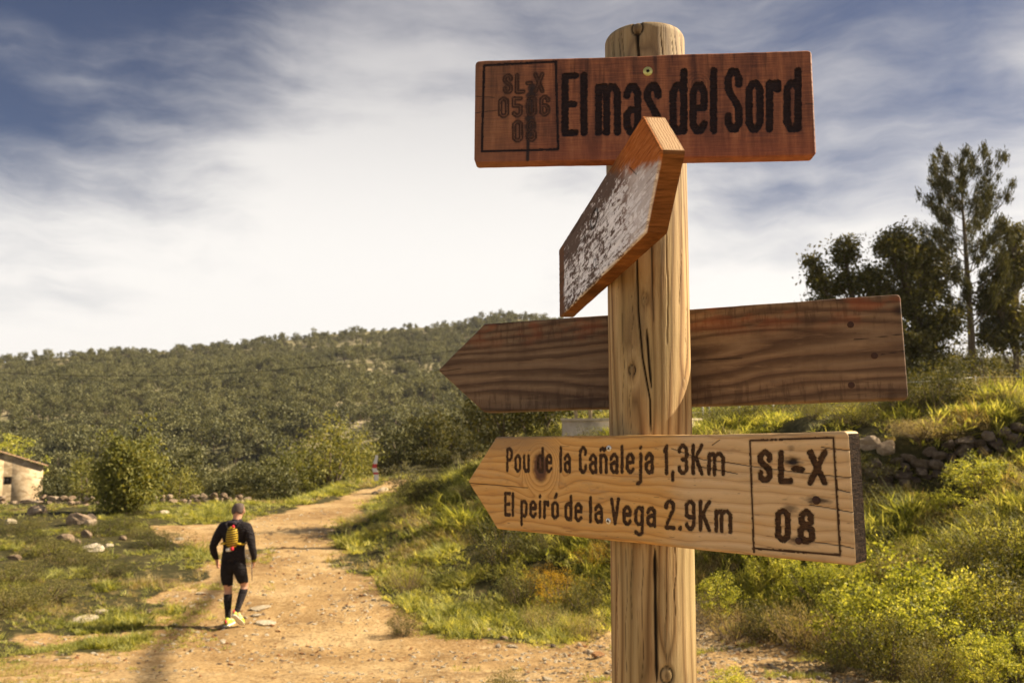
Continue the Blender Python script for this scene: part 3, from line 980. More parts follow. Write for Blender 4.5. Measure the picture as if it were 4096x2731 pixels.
def m_endgrain(t, b, out):
    co = t.n('ShaderNodeTexCoord').outputs['Object']
    n = t.noise(t.mapv(co, (60, 60, 260)), 1.0, 5, 0.75)
    n2 = t.noise(t.mapv(co, (30, 200, 60)), 1.0, 3, 0.7)
    bump(t, b, t.math('ADD', n, n2), 1.0, 0.006)
    return t.ramp(n, [(0.35, (0.012, 0.008, 0.006)), (0.55, (0.035, 0.022, 0.014)), (0.75, (0.10, 0.065, 0.04))])


def m_burnt(deep, lite):
    def f(t, b, out):
        co = t.n('ShaderNodeTexCoord').outputs['Object']
        n = t.noise(t.mapv(co, (60, 60, 620)), 1.0, 4, 0.7)
        n2 = t.noise(co, 260, 3, 0.7)
        bump(t, b, t.math('ADD', n, t.math('MULTIPLY', n2, .6)), 1.0, 0.003)
        return t.ramp(t.math('ADD', t.math('MULTIPLY', n, .6), t.math('MULTIPLY', n2, .4)), [(0.35, deep), (0.62, tuple((a + c) / 2 for a, c in zip(deep, lite))), (0.78, lite)])
    return mat('burnt_letter', f, 0.7, 0.3)


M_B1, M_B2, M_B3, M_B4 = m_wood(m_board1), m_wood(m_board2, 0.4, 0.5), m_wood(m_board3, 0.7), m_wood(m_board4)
M_END = mat('weathered_end_grain', m_endgrain, 0.95, 0.1)
M_BURN1 = m_burnt((0.008, 0.006, 0.009), (0.07, 0.035, 0.03))
M_BURNS = m_burnt((0.035, 0.018, 0.013), (0.17, 0.075, 0.045))
M_BURN4 = m_burnt((0.022, 0.011, 0.006), (0.22, 0.11, 0.045))
M_STEEL = mat('zinc_steel', lambda t, b, o: (b.inputs['Metallic'].__setattr__('default_value', 0.75), (0.78, 0.77, 0.74))[1], 0.35, 0.5)
M_BRASS = mat('yellow_zinc', lambda t, b, o: (b.inputs['Metallic'].__setattr__('default_value', 0.55), (0.62, 0.60, 0.22))[1], 0.4, 0.5)
M_RUST = mat('rusty_bolt', lambda t, b, o: t.ramp(t.noise(None, 300, 3), [(0.3, (0.02, 0.012, 0.01)), (0.7, (0.09, 0.045, 0.03))]), 0.8, 0.3)
M_BLACK = mat('dark_recess', lambda t, b, o: (0.015, 0.012, 0.01), 0.8, 0.2)


def make_board(name, bd, material, res, letter=None, carve=None, ringf=None, darkf=None, knotf=None, endmat=None, taper_right=False,
               corner=0.004, label=None, warp=None, tip_end=None):
    """A plank: fine front face (with carved letters cut in), worn edges, back and ends. letter: list of (name, field, depth, material)."""
    L, H, T, tip = bd.L, bd.H, bd.T, bd.tip
    nz = int(H / res)
    x0, x1 = (-tip, L) if not taper_right else (0, L + tip)
    nx = int((x1 - x0) / res)
    xs = np.linspace(x0, x1, nx + 1)
    v = np.linspace(0, 1, nz + 1)
    XX, VV = np.meshgrid(xs, v)                      # rows go up
    if tip > 0:
        tp = np.clip((XX + tip) / tip, 0, 1) if not taper_right else np.clip((L + tip - XX) / tip, 0, 1)
        tp = 0.03 + 0.97 * tp
    else:
        tp = np.ones_like(XX)
    ZZ = H / 2 + (VV - 0.5) * H * tp
    # rounded corners on a square end
    cr = 0.006
    for xe, sg in ((x0, 1), (x1, -1)):
        dx = (XX - xe) * sg
        if (tip > 0 and not taper_right and sg == 1) or (taper_right and sg == -1): continue
        k = np.clip(1 - dx / cr, 0, 1)
        inset = cr * (1 - np.sqrt(np.maximum(0, 1 - k * k)))
        ZZ = H / 2 + (ZZ - H / 2) * (1 - inset / (H / 2) * (np.abs(VV - .5) * 2) ** 6)
    edge_wob = 0.0009 * fbm(XX / .05, VV * 0 + 3.3, hash_seed(name), 4) * (np.abs(VV - .5) * 2) ** 8
    ZZ = ZZ + edge_wob
    if warp is not None: ZZ = ZZ + warp(XX, VV)
    Y = np.zeros_like(XX)
    # worn arris
    dz = np.minimum(VV, 1 - VV) * H * tp
    dxe = np.minimum(XX - x0, x1 - XX)
    if tip > 0:
        dd = np.minimum(dz, np.abs((x1 - XX) if not taper_right else (XX - x0)))
    else:
        dd = np.minimum(dz, dxe)
    e = np.clip(1 - dd / corner, 0, 1)
    Y = Y + corner * 0.55 * e ** 2 * (0.7 + 0.6 * vnoise(XX / .02, ZZ / .02, 3))
    Y = Y + 0.0004 * fbm(XX / .05, ZZ / .004, 9, 3)
    ring = ringf(XX, ZZ) if ringf is not None else ZZ * 60
    dark = darkf(XX, ZZ) if darkf is not None else np.zeros_like(XX)
    knot = knotf(XX, ZZ) if knotf is not None else np.zeros_like(XX)
    part = np.zeros(XX.shape, int)
    if letter:
        for i, (nm, fld, depth, mm) in enumerate(letter):
            sd = fld(XX, ZZ)
            cut = S(-sd / 0.0012 + 0.25)
            Y = Y + depth * cut * (0.75 + 0.5 * vnoise(XX / .003, ZZ / .0016, 12 + i))
            part = np.where(sd < 0.0, i + 1, part)
            dark = np.maximum(dark, 0.55 * S(1 - sd / 0.0022))
    if carve is not None:
        cd = carve(XX, ZZ)
        Y = Y + cd * 0.005
        dark = np.maximum(dark, np.clip(cd * 1.3, 0, 1))
    V = np.stack([XX, Y, ZZ], -1).reshape(-1, 3)
    w = nx + 1
    i = np.arange(nz)[:, None] * w; j = np.arange(nx)[None, :]
    q = np.stack([i + j, i + j + 1, i + w + j + 1, i + w + j], -1).reshape(-1, 4)
    cellpart = np.maximum.reduce([part[:-1, :-1], part[1:, 1:]]).reshape(-1)
    # perimeter loop, anticlockwise seen from the front
    per = np.concatenate([np.arange(w), np.arange(1, nz + 1) * w + nx, nz * w + np.arange(nx - 1, -1, -1), np.arange(nz - 1, 0, -1) * w])
    rows = [V[per]]
    ns = 5
    mid = np.array([(x0 + x1) / 2, 0, H / 2])
    side = []
    for kk in range(1, ns + 1):
        f = kk / ns
        P = V[per].copy()
        P[:, 1] = P[:, 1] * (1 - f) + T * f
        side.append(P)
    bk = side[-1].copy()
    A = np.concatenate([V] + side)
    base = len(V); m = len(per)
    q2 = []
    prev = per
    for kk in range(ns):
        cur = base + kk * m + np.arange(m)
        q2.append(np.stack([prev, cur, np.roll(cur, -1), np.roll(prev, -1)], -1))
        prev = cur
    q2 = np.concatenate(q2)
    sx0 = A[q2].mean(1)
    # back: a fan of strips between bottom and top rows
    bb = base + (ns - 1) * m
    bot = bb + np.arange(w)
    top = bb + w - 1 + nz + np.arange(w) 
    top = top[::-1]
    q3 = np.stack([bot[:-1], top[:-1], top[1:], bot[1:]], -1)
    lft = None
    body_q = np.concatenate([q[cellpart == 0], q2, q3])
    endg = np.zeros(len(A)); mi = np.zeros(len(body_q), int)
    if endmat is not None:
        c = A[body_q].mean(1)
        is_end = (c[:, 0] > x1 - 0.0008) if not taper_right else (c[:, 0] < x0 + 0.0008)
        k0 = (cellpart == 0).sum()
        is_end[:k0] = False; is_end[k0 + len(q2):] = False
        mi[is_end] = 1
    if tip_end is not None:
        endg[base - 0:] = tip_end(A[base:])
        endg[per] = 0
    allat = dict(ring=np.concatenate([ring.ravel(), np.tile(ring.ravel()[per], ns)]),
                 dark=np.concatenate([dark.ravel(), np.tile(dark.ravel()[per], ns)]),
                 knot=np.concatenate([knot.ravel(), np.tile(knot.ravel()[per], ns)]), endgrain=endg)
    me = mesh_np(name, A, body_q, mats=[material] + ([endmat] if endmat is not None else []), attrs=allat, mi=mi, smooth=False)
    me.polygons.foreach_set('use_smooth', np.concatenate([np.ones((cellpart == 0).sum(), bool), np.zeros(len(q2) + len(q3), bool)]))
    o = link(name, me, ROOT, loc=bd.pos - ROOT.location, rot=bd.ang)
    if label: o['label'] = label
    if letter:
        for k, (nm, fld, depth, mm) in enumerate(letter):
            qs = q[cellpart == k + 1]
            if not len(qs): continue
            used, inv = np.unique(qs, return_inverse=True)
            lm = mesh_np(nm, A[used], inv.reshape(-1, 4), mats=[mm], smooth=True)
            link(nm, lm, o)
    return o


def hash_seed(s):
    return sum(ord(c) for c in s) % 997


def screw(parent, bd, px, py, r, material, name='screw', head=0.0012, cross=True, depth_=0.0008):
    u, w = bd.uv(px, py)
    mb = MB()
    mb.tube([(u, 0.002, w), (u, -head * 0.3, w), (u, -head, w)], [r, r, r * 0.86], 20)
    o = mb.build(name, material, parent)
    if cross:
        c = MB()
        a = RNG.uniform(0.2, 1.2)
        for k in (0, math.pi / 2):
            s = (r * 1.1, 0.0010, r * 0.26)
            ca, sa = math.cos(a + k), math.sin(a + k)
            p = np.array([[x, y, z] for z in (-.5, .5) for x, y in ((-.5, -.5), (.5, -.5), (.5, .5), (-.5, .5))]) * s
            p[:, 1] *= (1.0 if k else 0.8)
            p = np.stack([p[:, 0] * ca - p[:, 2] * sa + u, p[:, 1] - head, p[:, 0] * sa + p[:, 2] * ca + w], 1)
            c.add(p, [(3, 2, 1, 0), (4, 5, 6, 7), (0, 1, 5, 4), (1, 2, 6, 5), (2, 3, 7, 6), (3, 0, 4, 7)])
        c.build('recess', M_BLACK, o)
    return o


def polyline_field(lines, hw):
    segs = [s for l in lines for s in zip(l[:-1], l[1:])]
    return lambda X, Z: seg_sd(X, Z, segs, hw)


def build_boards():
    # ---- 1: the top name board
    b1 = Board(-4.48, -2.5, 0.1, (-0.0556, 1.1836, 0.3724), 0.49, 0.1585, 0.022)
    k = 1 / 1.568
    U = lambda x, y: b1.uv(1850 + x * k, 180 + y * k)
    def word(w, x0, x1, t0, t1, c0, c1, h=.07, X=.82, gap=.12):
        return word_segs(w, (U(x0, c0), U(x1, c1), U(x0, t0), U(x1, t1)), h, gap, X)
    names = word('El', 628, 776, 168, 162, 582, 580) + word('mas', 838, 1243, 160, 150, 580, 575) + \
        word('del', 1304, 1590, 138, 132, 575, 568, X=.80) + word('Sord', 1650, 2120, 138, 132, 560, 556, X=.82)
    small = word('SL-X', 256, 512, 184, 174, 308, 300, h=.08, gap=.1) + word('05', 224, 378, 330, 326, 458, 452, h=.08) + \
        word('06', 402, 548, 322, 316, 450, 446, h=.08) + word('08', 312, 465, 474, 468, 612, 606, h=.08)
    hwn = 0.0047
    def f_names(X, Z):
        return seg_sd(X, Z, names, hwn) + 0.0012 * fbm(X / .004, Z / .003, 5, 3) + .010 * np.maximum(0, fbm(X / .007, Z / .0022, 15, 3) - .48)
    def f_small(X, Z):
        return np.abs(seg_sd(X, Z, small, 0.0019)) - 0.00075 + 0.0004 * fbm(X / .003, Z / .003, 6, 2)
    box = [U(135, 130), U(585, 105), U(600, 655), U(122, 668), U(135, 130)]
    fb = polyline_field([box], 0.0011)
    f_box = lambda X, Z: fb(X, Z) + 0.0005 * fbm(X / .003, Z / .003, 8, 2)
    stain = polyline_field([[U(432, 270), U(420, 420), U(412, 560), U(408, 720)]], 0.0)
    stain2 = polyline_field([[U(440, 265), U(420, 440)], [U(425, 420), U(420, 560)]], 0.0)
    crk = polyline_field([[U(70, 322), U(200, 330)], [U(70, 428), U(240, 408)], [U(2150, 368), U(2205, 372)]], 0.0005)
    knotc = U(1480, 250)
    def dark1(X, Z):
        a = 0.95 * S((.0036 - stain(X, Z)) / 0.0022)
        b = 1.1 * S((0.0095 - stain2(X, Z) + .004 * fbm(X / .004, Z / .006, 4, 3)) / .006)
        d = np.hypot((X - knotc[0]) / .028, (Z - knotc[1]) / .03)
        cc = 0.45 * S(1.2 - d) * (0.5 + 0.5 * np.sin(d * 40))
        return np.maximum.reduce([a, b * .8, cc, 0.9 * S(.6 - crk(X, Z) / .0006)])
    o = make_board('name_board', b1, M_B1, 0.001, [('place_name_lettering', f_names, 0.0022, M_BURN1), ('route_number_lettering', f_small, 0.0010, M_BURNS),
                                                   ('frame_line', f_box, 0.0010, M_BURN1)], darkf=dark1, corner=0.003,
                   label='red brown rectangular top board reading El mas del Sord')
    s = screw(o, b1, 1850 + 1162 * k, 180 + 167 * k, 0.0071, M_BRASS, head=0.0015, cross=False)
    u, w = b1.uv(1850 + 1162 * k, 180 + 167 * k)
    st = MB()
    for i in range(3):
        a = i * math.pi / 3 + .3
        c_, s_ = math.cos(a), math.sin(a)
        p = np.array([[x, y, z] for z in (-.5, .5) for x, y in ((-.5, -.5), (.5, -.5), (.5, .5), (-.5, .5))]) * (0.0052, 0.001 + i * .0002, 0.0014)
        st.add(np.stack([p[:, 0] * c_ - p[:, 2] * s_ + u, p[:, 1] - .0015, p[:, 0] * s_ + p[:, 2] * c_ + w], 1),
               [(3, 2, 1, 0), (4, 5, 6, 7), (0, 1, 5, 4), (1, 2, 6, 5), (2, 3, 7, 6), (3, 0, 4, 7)])
    st.build('recess', M_BLACK, s)

    # ---- 3: the blank arrow behind the post
    b3 = Board(-21.24, -4.0, -1.45, (-0.0479, 1.4092, 0.0105), 0.6538, 0.1521, 0.025, 0.085)
    def ring3(X, Z):
        u = Z + 0.010 * np.sin((X - .1) * 9) + 0.010 * fbm(X / .22, Z / .1, 3, 3) + 0.02 * np.exp(-((X - .33) / .17) ** 2) * np.sin((Z - .075) * 30) * -0.6
        v = (u - .078 - .012 * np.sin((X - .2) * 5)) / .15
        cath = np.sqrt(v ** 2 + .004 + .05 * np.clip((X - .30) / .5, 0, 1) ** 2)
        return 9.0 * cath * (1 + .12 * (v > 0)) + .9 * fbm(X / .35, Z / .03, 13, 3) + 1.2 * fbm(X / .9, Z / .2, 14, 2)
    c3 = lambda x, y: b3.uv(1700 + x / 1.024, 1200 + y / 1.024)
    crk3 = polyline_field([[c3(1755, 162), c3(1860, 152), c3(1966, 138)], [c3(1870, 222), c3(1968, 208)], [c3(56, 292), c3(95, 288), c3(150, 280)],
                           [c3(1110, 245), c3(1300, 238)]], 0.0004)
    kn3 = c3(1948, 42)
    def dark3(X, Z):
        d = np.hypot((X - kn3[0]) / .013, (Z - kn3[1]) / .009)
        e = np.minimum(Z, .152 - Z)
        return np.maximum.reduce([S(1.3 - d) * .8, S(.6 - crk3(X, Z) / .0008), 0.35 * S(1 - Z / .03) * (.5 + vnoise(X / .05, Z / .01, 5))])
    o = make_board('arrow_board', b3, M_B3, 0.0016, None, ringf=ring3, darkf=dark3, corner=0.003,
                   label='dark brown blank board behind the post pointing left')
    for x, y in ((1743, 101), (1841, 228), (1746, 348)):
        screw(o, b3, 1700 + x / 1.024, 1200 + y / 1.024, 0.0048, M_RUST, 'wooden_plug', 0.0004, False)

    # ---- 4: the bright lettered arrow
    b4 = Board(-45.68, 0, -1.35, (-0.0242, 1.3568, -0.1777), 0.5828, 0.1471, 0.031, 0.0684)
    q = 1 / 1.3835
    V4 = lambda x, y: b4.uv(1800 + x * q, 1700 + y * q)
    def word4(w, x0, x1, t0, t1, c0, c1, h=.085, X=.74, gap=.075):
        return word_segs(w, (V4(x0, c0), V4(x1, c1), V4(x0, t0), V4(x1, t1)), h, gap, X)
    l1 = word4('Pou', 310, 443, 120, 118, 262, 265) + word4('de', 480, 568, 116, 114, 266, 268) + word4('la', 605, 670, 112, 108, 268, 270) + \
        word4('Cañaleja', 712, 1130, 112, 98, 272, 274) + word4('1,3Km', 1176, 1525, 100, 92, 278, 286)
    l2 = word4('El', 300, 355, 366, 366, 505, 508) + word4('peiró', 388, 605, 372, 376, 512, 526) + word4('de', 632, 735, 380, 384, 530, 540) + \
        word4('la', 768, 848, 388, 392, 543, 548) + word4('Vega', 884, 1143, 396, 402, 552, 570) + word4('2.9Km', 1185, 1565, 404, 410, 578, 606)
    big = word4('S', 1702, 1788, 136, 136, 318, 318, X=1) + word4('L', 1816, 1895, 140, 140, 322, 325) + word4('X', 1972, 2094, 134, 132, 332, 334) + \
        word4('0', 1800, 1885, 458, 460, 642, 650) + word4('8', 1920, 2025, 460, 464, 652, 662) + [(V4(1905, 240), V4(1945, 245))]
    wob = lambda X, Z, s: 0.0009 * fbm(X / .0035, Z / .0035, s, 3) + .006 * np.maximum(0, fbm(X / .005, Z / .003, s + 30, 3) - .5)
    f_l1 = lambda X, Z: seg_sd(X, Z, l1, 0.0021) + wob(X, Z, 4)
    f_l2 = lambda X, Z: seg_sd(X, Z, l2, 0.0022) + wob(X, Z, 5)
    f_bg = lambda X, Z: seg_sd(X, Z, big, 0.0033) + 1.4 * wob(X, Z, 6)
    fbx = polyline_field([[V4(1660, 85), V4(2122, 68), V4(2160, 722)], [V4(1660, 85), V4(1682, 700)], [V4(1676, 680), V4(2160, 718)]], 0.0007)
    f_bx = lambda X, Z: fbx(X, Z) + 0.0005 * fbm(X / .003, Z / .003, 8, 2)
    cr = polyline_field([[V4(1225, 128), V4(1400, 190), V4(1530, 205), V4(1660, 225), V4(1900, 258), V4(2225, 292)], [V4(2055, 120), V4(2210, 142), V4(2262, 150)],
                         [V4(1990, 440), V4(2100, 458), V4(2225, 482)], [V4(1370, 225), V4(1590, 268)], [V4(104, 320), V4(250, 330), V4(430, 346)],
                         [V4(1980, 640), V4(2180, 668), V4(2230, 680)], [V4(1450, 110), V4(1490, 82)], [V4(2130, 350), V4(2210, 372)]], 0.00035)
    kc = V4(500, 232); k2 = V4(1895, 200); bolt1 = V4(2027, 415); bolt2 = V4(1928, 640)
    def ring4(X, Z):
        d = np.hypot((X - kc[0]) / .030, (Z - kc[1]) / .034)
        bend = 0.020 * np.sign(Z - kc[1] + 1e-6) * np.exp(-d ** 2 / 2.2) * S(d / 1.2)
        d2 = np.hypot((X - k2[0]) / .02, (Z - k2[1]) / .012)
        u = Z - bend * 1.6 - 0.006 * np.sign(Z - k2[1]) * np.exp(-d2 ** 2) + 0.006 * fbm(X / .2, Z / .06, 3, 3)
        far = 11 * (u + .010 * fbm(X / .09, Z / .03, 43, 3)) / .147
        nearr = 3.2 * d
        w = S(1.9 - d)
        return far * (1 - w) + nearr * w
    def dark4(X, Z):
        r = [0.95 * S(.7 - cr(X, Z) / .0007)]
        for (cx, cz), sx, sz, a in ((bolt1, .022, .006, .9), (bolt2, .018, .007, .8), (k2, .014, .008, 1.0), (V4(1880, 460), .012, .007, .7), (V4(1888, 130), .006, .006, .5)):
            d = np.hypot((X - cx) / sx, (Z - cz) / sz)
            r.append(a * S(1.15 - d + .35 * fbm(X / .006, Z / .002, 17, 3)))
        tick = fbm(X / .02, Z / .0012, 23, 3)
        r.append(0.55 * S((tick - .62) / .12))
        r.append(0.5 * S(1 - (Z) / .012) * vnoise(X / .03, Z / .003, 2))
        return np.maximum.reduce(r)
    knot4 = lambda X, Z: S(1.55 - np.hypot((X - kc[0]) / .019, (Z - kc[1]) / .026) * 1.25 + .12 * fbm(X / .01, Z / .004, 6, 2))
    warp4 = lambda X, Vv: 0.0022 * np.clip((X - .35) / .23, 0, 1) ** 2 * Vv
    carve4 = lambda X, Z: S(.6 - cr(X, Z) / .0006) * .5 + .35 * S(1.1 - np.hypot((X - k2[0]) / .008, (Z - k2[1]) / .005))
    o = make_board('arrow_board', b4, M_B4, 0.001, [('distance_lettering', f_l1, 0.0014, M_BURN4), ('distance_lettering', f_l2, 0.0014, M_BURN4),
                                                    ('route_number_lettering', f_bg, 0.0016, M_BURN4), ('frame_line', f_bx, 0.0008, M_BURN4)],
                   carve=carve4, ringf=ring4, darkf=dark4, knotf=knot4, endmat=M_END, corner=0.004, warp=warp4,
                   label='orange tan lettered arrow board pointing left with two distances')
    for x, y, r in ((880, 128, .0044), (877, 530, .0044)):
        screw(o, b4, 1800 + x * q, 1700 + y * q, r, M_STEEL)
    screw(o, b4, 1800 + 2027 * q, 1700 + 415 * q, 0.0050, M_RUST, 'wooden_plug', 0.0012, False)
    screw(o, b4, 1800 + 1928 * q, 1700 + 640 * q, 0.0042, M_RUST, 'wooden_plug', 0.0008, False)

    # ---- 2: the arrow that points towards the viewer
    b2 = Board(-85.32, 0, -1.01, (0.0921, 1.5934, 0.1944), 0.686, 0.1348, 0.026, 0.0742)
    def tip_end(P):
        return S((P[:, 0] - b2.L - 0.001) / .002) * S((P[:, 2] - b2.H / 2 - 0.002) / .002)
    z2 = lambda x, y: b2.uv(2150 + x / 1.743, 400 + y / 1.743)
    kn = z2(395, 830); kn_b = z2(398, 1140)
    cr2 = polyline_field([[z2(640, 470), z2(690, 520), z2(700, 470)], [z2(135, 1300), z2(200, 1230)]], .0006)
    def dark2(X, Z):
        d = np.hypot((X - kn[0]) / .03, (Z - kn[1]) / .012)
        d2 = np.hypot((X - kn_b[0]) / .012, (Z - kn_b[1]) / .006)
        return np.maximum.reduce([.95 * S((.32 - np.abs(d - 1)) / .2) + .4 * S(.9 - d), .95 * S((.35 - np.abs(d2 - 1)) / .2),  S(.7 - cr2(X, Z) / .001),
                                  .6 * S((fbm(X / .1, Z / .006, 33, 3) - .35) / .2) * S((.5 - X) / .3)])
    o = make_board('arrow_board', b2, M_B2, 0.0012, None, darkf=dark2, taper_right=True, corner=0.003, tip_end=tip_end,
                   label='worn arrow board with white sky glare in its colour, pointing towards the viewer')


def m_post(t, b, out):
    co = t.n('ShaderNodeTexCoord').outputs['Object']
    ring = attr(t, 'ring'); dark = attr(t, 'dark')
    w = t.math('ADD', ring, t.math('MULTIPLY', t.noise(t.mapv(co, (30, 30, 4)), 1.0, 3, 0.6), 0.6))
    s = t.math('FRACT', w)
    f = t.noise(t.mapv(co, (420, 420, 14)), 1.0, 5, 0.7)
    mach = t.math('SINE', t.math('ADD', t.math('MULTIPLY', t.n('ShaderNodeSeparateXYZ', {0: co}).outputs[2], 1100.0), t.math('MULTIPLY', t.noise(co, 30, 2), 3)))
    c = t.ramp(s, [(0.0, (0.17, 0.090, 0.034)), (0.16, (0.34, 0.205, 0.085)), (0.5, (0.54, 0.385, 0.19)), (0.8, (0.44, 0.295, 0.13)), (1.0, (0.17, 0.090, 0.034))])
    grn = t.noise(t.mapv(co, (14, 14, 3)), 1, 3)
    zz = t.n('ShaderNodeSeparateXYZ', {0: co}).outputs[2]
    c = t.mix(t.math('MULTIPLY', t.rng(grn, 0.42, 0.68), 0.55), c, (0.30, 0.24, 0.11))
    c = t.mix(t.math('MULTIPLY', t.rng(zz, 2.3, 2.55), 0.5), c, (0.27, 0.22, 0.14))
    c = t.mix(t.math('MULTIPLY', t.rng(f, 0.5, 0.72), 0.6), c, (0.14, 0.08, 0.035))
    gb = t.noise(t.mapv(co, (25, 25, 5), loc=(2, 1, 5)), 1, 5, .7)
    c = t.mix(t.math('MULTIPLY', t.rng(gb, .5, .72), .6), c, (0.16, 0.105, 0.055))
    c = t.mix(dark, c, (0.012, 0.008, 0.006))
    bump(t, b, t.math('ADD', f, t.math('MULTIPLY', mach, 0.012)), 0.5, 0.0018)
    return c


def build_post():
    """round post: one fine mesh with drying cracks and knots sunk into it"""
    nth, z0, z1 = 300, 1.25, None
    top_rel = 0.592
    ztop = CZ + top_rel
    zz = np.concatenate([np.linspace(-0.6, z0, 20)[:-1], np.linspace(z0, ztop, 460)])
    th = np.arange(nth) / nth * 2 * np.pi
    TH, Z = np.meshgrid(th, zz)
    # angle measured from the viewer's side, positive to the right
    ph = ((TH + np.pi) % (2 * np.pi)) - np.pi
    viewang = math.atan2(POST[0], POST[1])

    def pz(px, py):
        """photo pixel -> (angle, height) on the post"""
        d = Vector(ray(px, py)); o = Vector((0, 0, CZ))
        ox, oy = -POST[0], -POST[1]
        a = d.x ** 2 + d.y ** 2; bq = 2 * (ox * d.x + oy * d.y); c = ox * ox + oy * oy - POST_R ** 2
        disc = bq * bq - 4 * a * c
        k = (-bq - math.sqrt(max(disc, 0))) / (2 * a)
        X, Y = ox + d.x * k, oy + d.y * k
        return math.atan2(X, -Y), CZ + d.z * k
    cracks = []
    def crack(pts, w, depth):
        cracks.append(([pz(*p) for p in pts], w, depth))
    # long checks down the face, as seen
    crack([(2553, 170), (2556, 215), (2560, 800), (2546, 1000), (2552, 1230), (2568, 1420), (2600, 1600), (2604, 1740)], .0017, 1.0)
    crack([(2585, 1300), (2597, 1460), (2607, 1560)], .0022, 1.0)
    crack([(2620, 2180), (2622, 2400), (2628, 2731)], .0028, 1.0)
    crack([(2608, 960), (2612, 1180), (2616, 1300)], .0009, .8)
    crack([(2667, 700), (2662, 900), (2672, 1180), (2668, 1400)], .0007, .7)
    crack([(2720, 600), (2728, 1000), (2715, 1240)], .0007, .7)
    for px in (2441, 2447, 2472, 2485, 2640, 2683, 2697, 2717):
        crack([(px, 130), (px + 8, 200), (px + 16, 280)], .0006, .7)
    for px, y0, y1 in ((2492, 1240, 1800), (2520, 1500, 1760), (2452, 1300, 1720), (2505, 2160, 2731), (2470, 2200, 2731), (2570, 2150, 2731), (2700, 2150, 2500), (2664, 2350, 2731), (2745, 1200, 1450),
                       (2470, 900, 1200), (2530, 1170, 1430), (2525, 2160, 2500)):
        n = 5
        crack([(px + 5 * math.sin(i * 2 + px), y0 + (y1 - y0) * i / n) for i in range(n + 1)], .00055, .6)
    crk = np.full(TH.shape, 0.0); deep = np.full(TH.shape, 0.0)
    for pts, w, dp in cracks:
        za = np.array([p[1] for p in pts]); aa = np.array([p[0] for p in pts])
        o = np.argsort(za); za, aa = za[o], aa[o]
        zin = np.interp(Z, za, aa) + 0.006 * fbm(Z / .03, Z * 0 + w * 999, 3, 3)
        end = np.clip(np.minimum((Z - za[0]) / .02, (za[-1] - Z) / .02), 0, 1)
        d = np.abs(ph - zin) * POST_R
        ww = w * end * (0.75 + .5 * vnoise(Z / .03, Z * 0 + w * 777, 4))
        k = S(1.25 - d / (ww + 1e-6)) * (end > 0)
        crk = np.maximum(crk, k * dp); deep = np.maximum(deep, k * dp * min(1, w / .0015))
    knots = [((2549, 112), .0085, 1.0), ((2527, 1480), .0055, .9), ((2738, 1533), .006, .35), ((2668, 2700), .009, .9), ((2580, 1197), .0028, .6)]
    bendn = np.zeros_like(Z); kd = np.zeros_like(Z)
    for (p, r, a) in knots:
        ka, kz = pz(*p)
        da, dz = (ph - ka) * POST_R, Z - kz
        d = np.hypot(da / r, dz / (r * 1.25))
        bendn = bendn + 0.9 * np.sign(da + 1e-9) * np.exp(-(np.hypot(da / (r * 2), dz / (r * 5)) ** 2)) * a
        rim = np.exp(-((d - 1) / .16) ** 2) * a
        kd = np.maximum(kd, rim); kd = np.maximum(kd, .35 * a * S(1.1 - d))
        deep = np.maximum(deep, rim * .5)
        if r > .008 and p[1] < 200:
            g = S(1.2 - np.abs(da) / (.0042 * np.clip(1 - (-dz - .008) / .05, .25, 1))) * S((-dz - .004) / .004) * (dz > -.09)
            kd = np.maximum(kd, g); deep = np.maximum(deep, g)
    ring = ph * POST_R / .019 + bendn * 1.4 + 0.9 * fbm(ph * 1.2 + 3, Z / .5, 3, 3) + .55 * np.sin(Z * 7 + ph * 2)
    # flame figure on the lower half
    ring = ring + 1.6 * np.exp(-((ph + .35) / .5) ** 2) * np.sin((Z - 1.2) * 5)
    R = POST_R * (1 + 0.006 * fbm(ph * 2 / 1, Z / .3, 8, 2)) - 0.006 * deep + .00012 * fbm(ph * 30, Z / .02, 9, 2)
    # worn top arris
    e = np.clip(1 - (ztop - Z) / .008, 0, 1)
    R = R - .003 * e ** 2
    X, Y = R * np.sin(TH), -R * np.cos(TH)
    V = np.stack([X, Y, Z], -1).reshape(-1, 3)
    nr = len(zz)
    i = np.arange(nr - 1)[:, None] * nth; j = np.arange(nth)[None, :]; jn = (j + 1) % nth
    q = np.stack([i + j, i + jn, i + nth + jn, i + nth + j], -1).reshape(-1, 4)
    dark = np.maximum(crk, kd).ravel()
    V = np.concatenate([V, [[0, 0, ztop + .002]]])
    jj = np.arange(nth)
    tri = np.stack([(nr - 1) * nth + jj, (nr - 1) * nth + (jj + 1) % nth, np.full(nth, len(V) - 1)], -1)
    me = mesh_np('post', V, q, tri, mats=[mat('post_wood', m_post, 0.7, 0.25)], smooth=True,
                 attrs={'dark': np.append(dark, 0), 'ring': np.append(ring.ravel(), 0)})
    o = link('post', me, ROOT)
    # the round knot near the top stands in its own split
    ka, kz = pz(2549, 112)


build_post()
build_boards()

# ------------------------------------------------------------------ rocks
def hit(px, py, dmin=4.5, dmax=120):
    """where the line of sight through a photo pixel first meets the ground"""
    r = ray(px, py)
    d = np.geomspace(dmin, dmax, 700)
    x, y, z = r[0] * d, d, CZ + r[2] * d
    g = ground_z(x, y)
    i = np.argmax(z < g)
    return float(x[i]), float(y[i]), float(g[i])


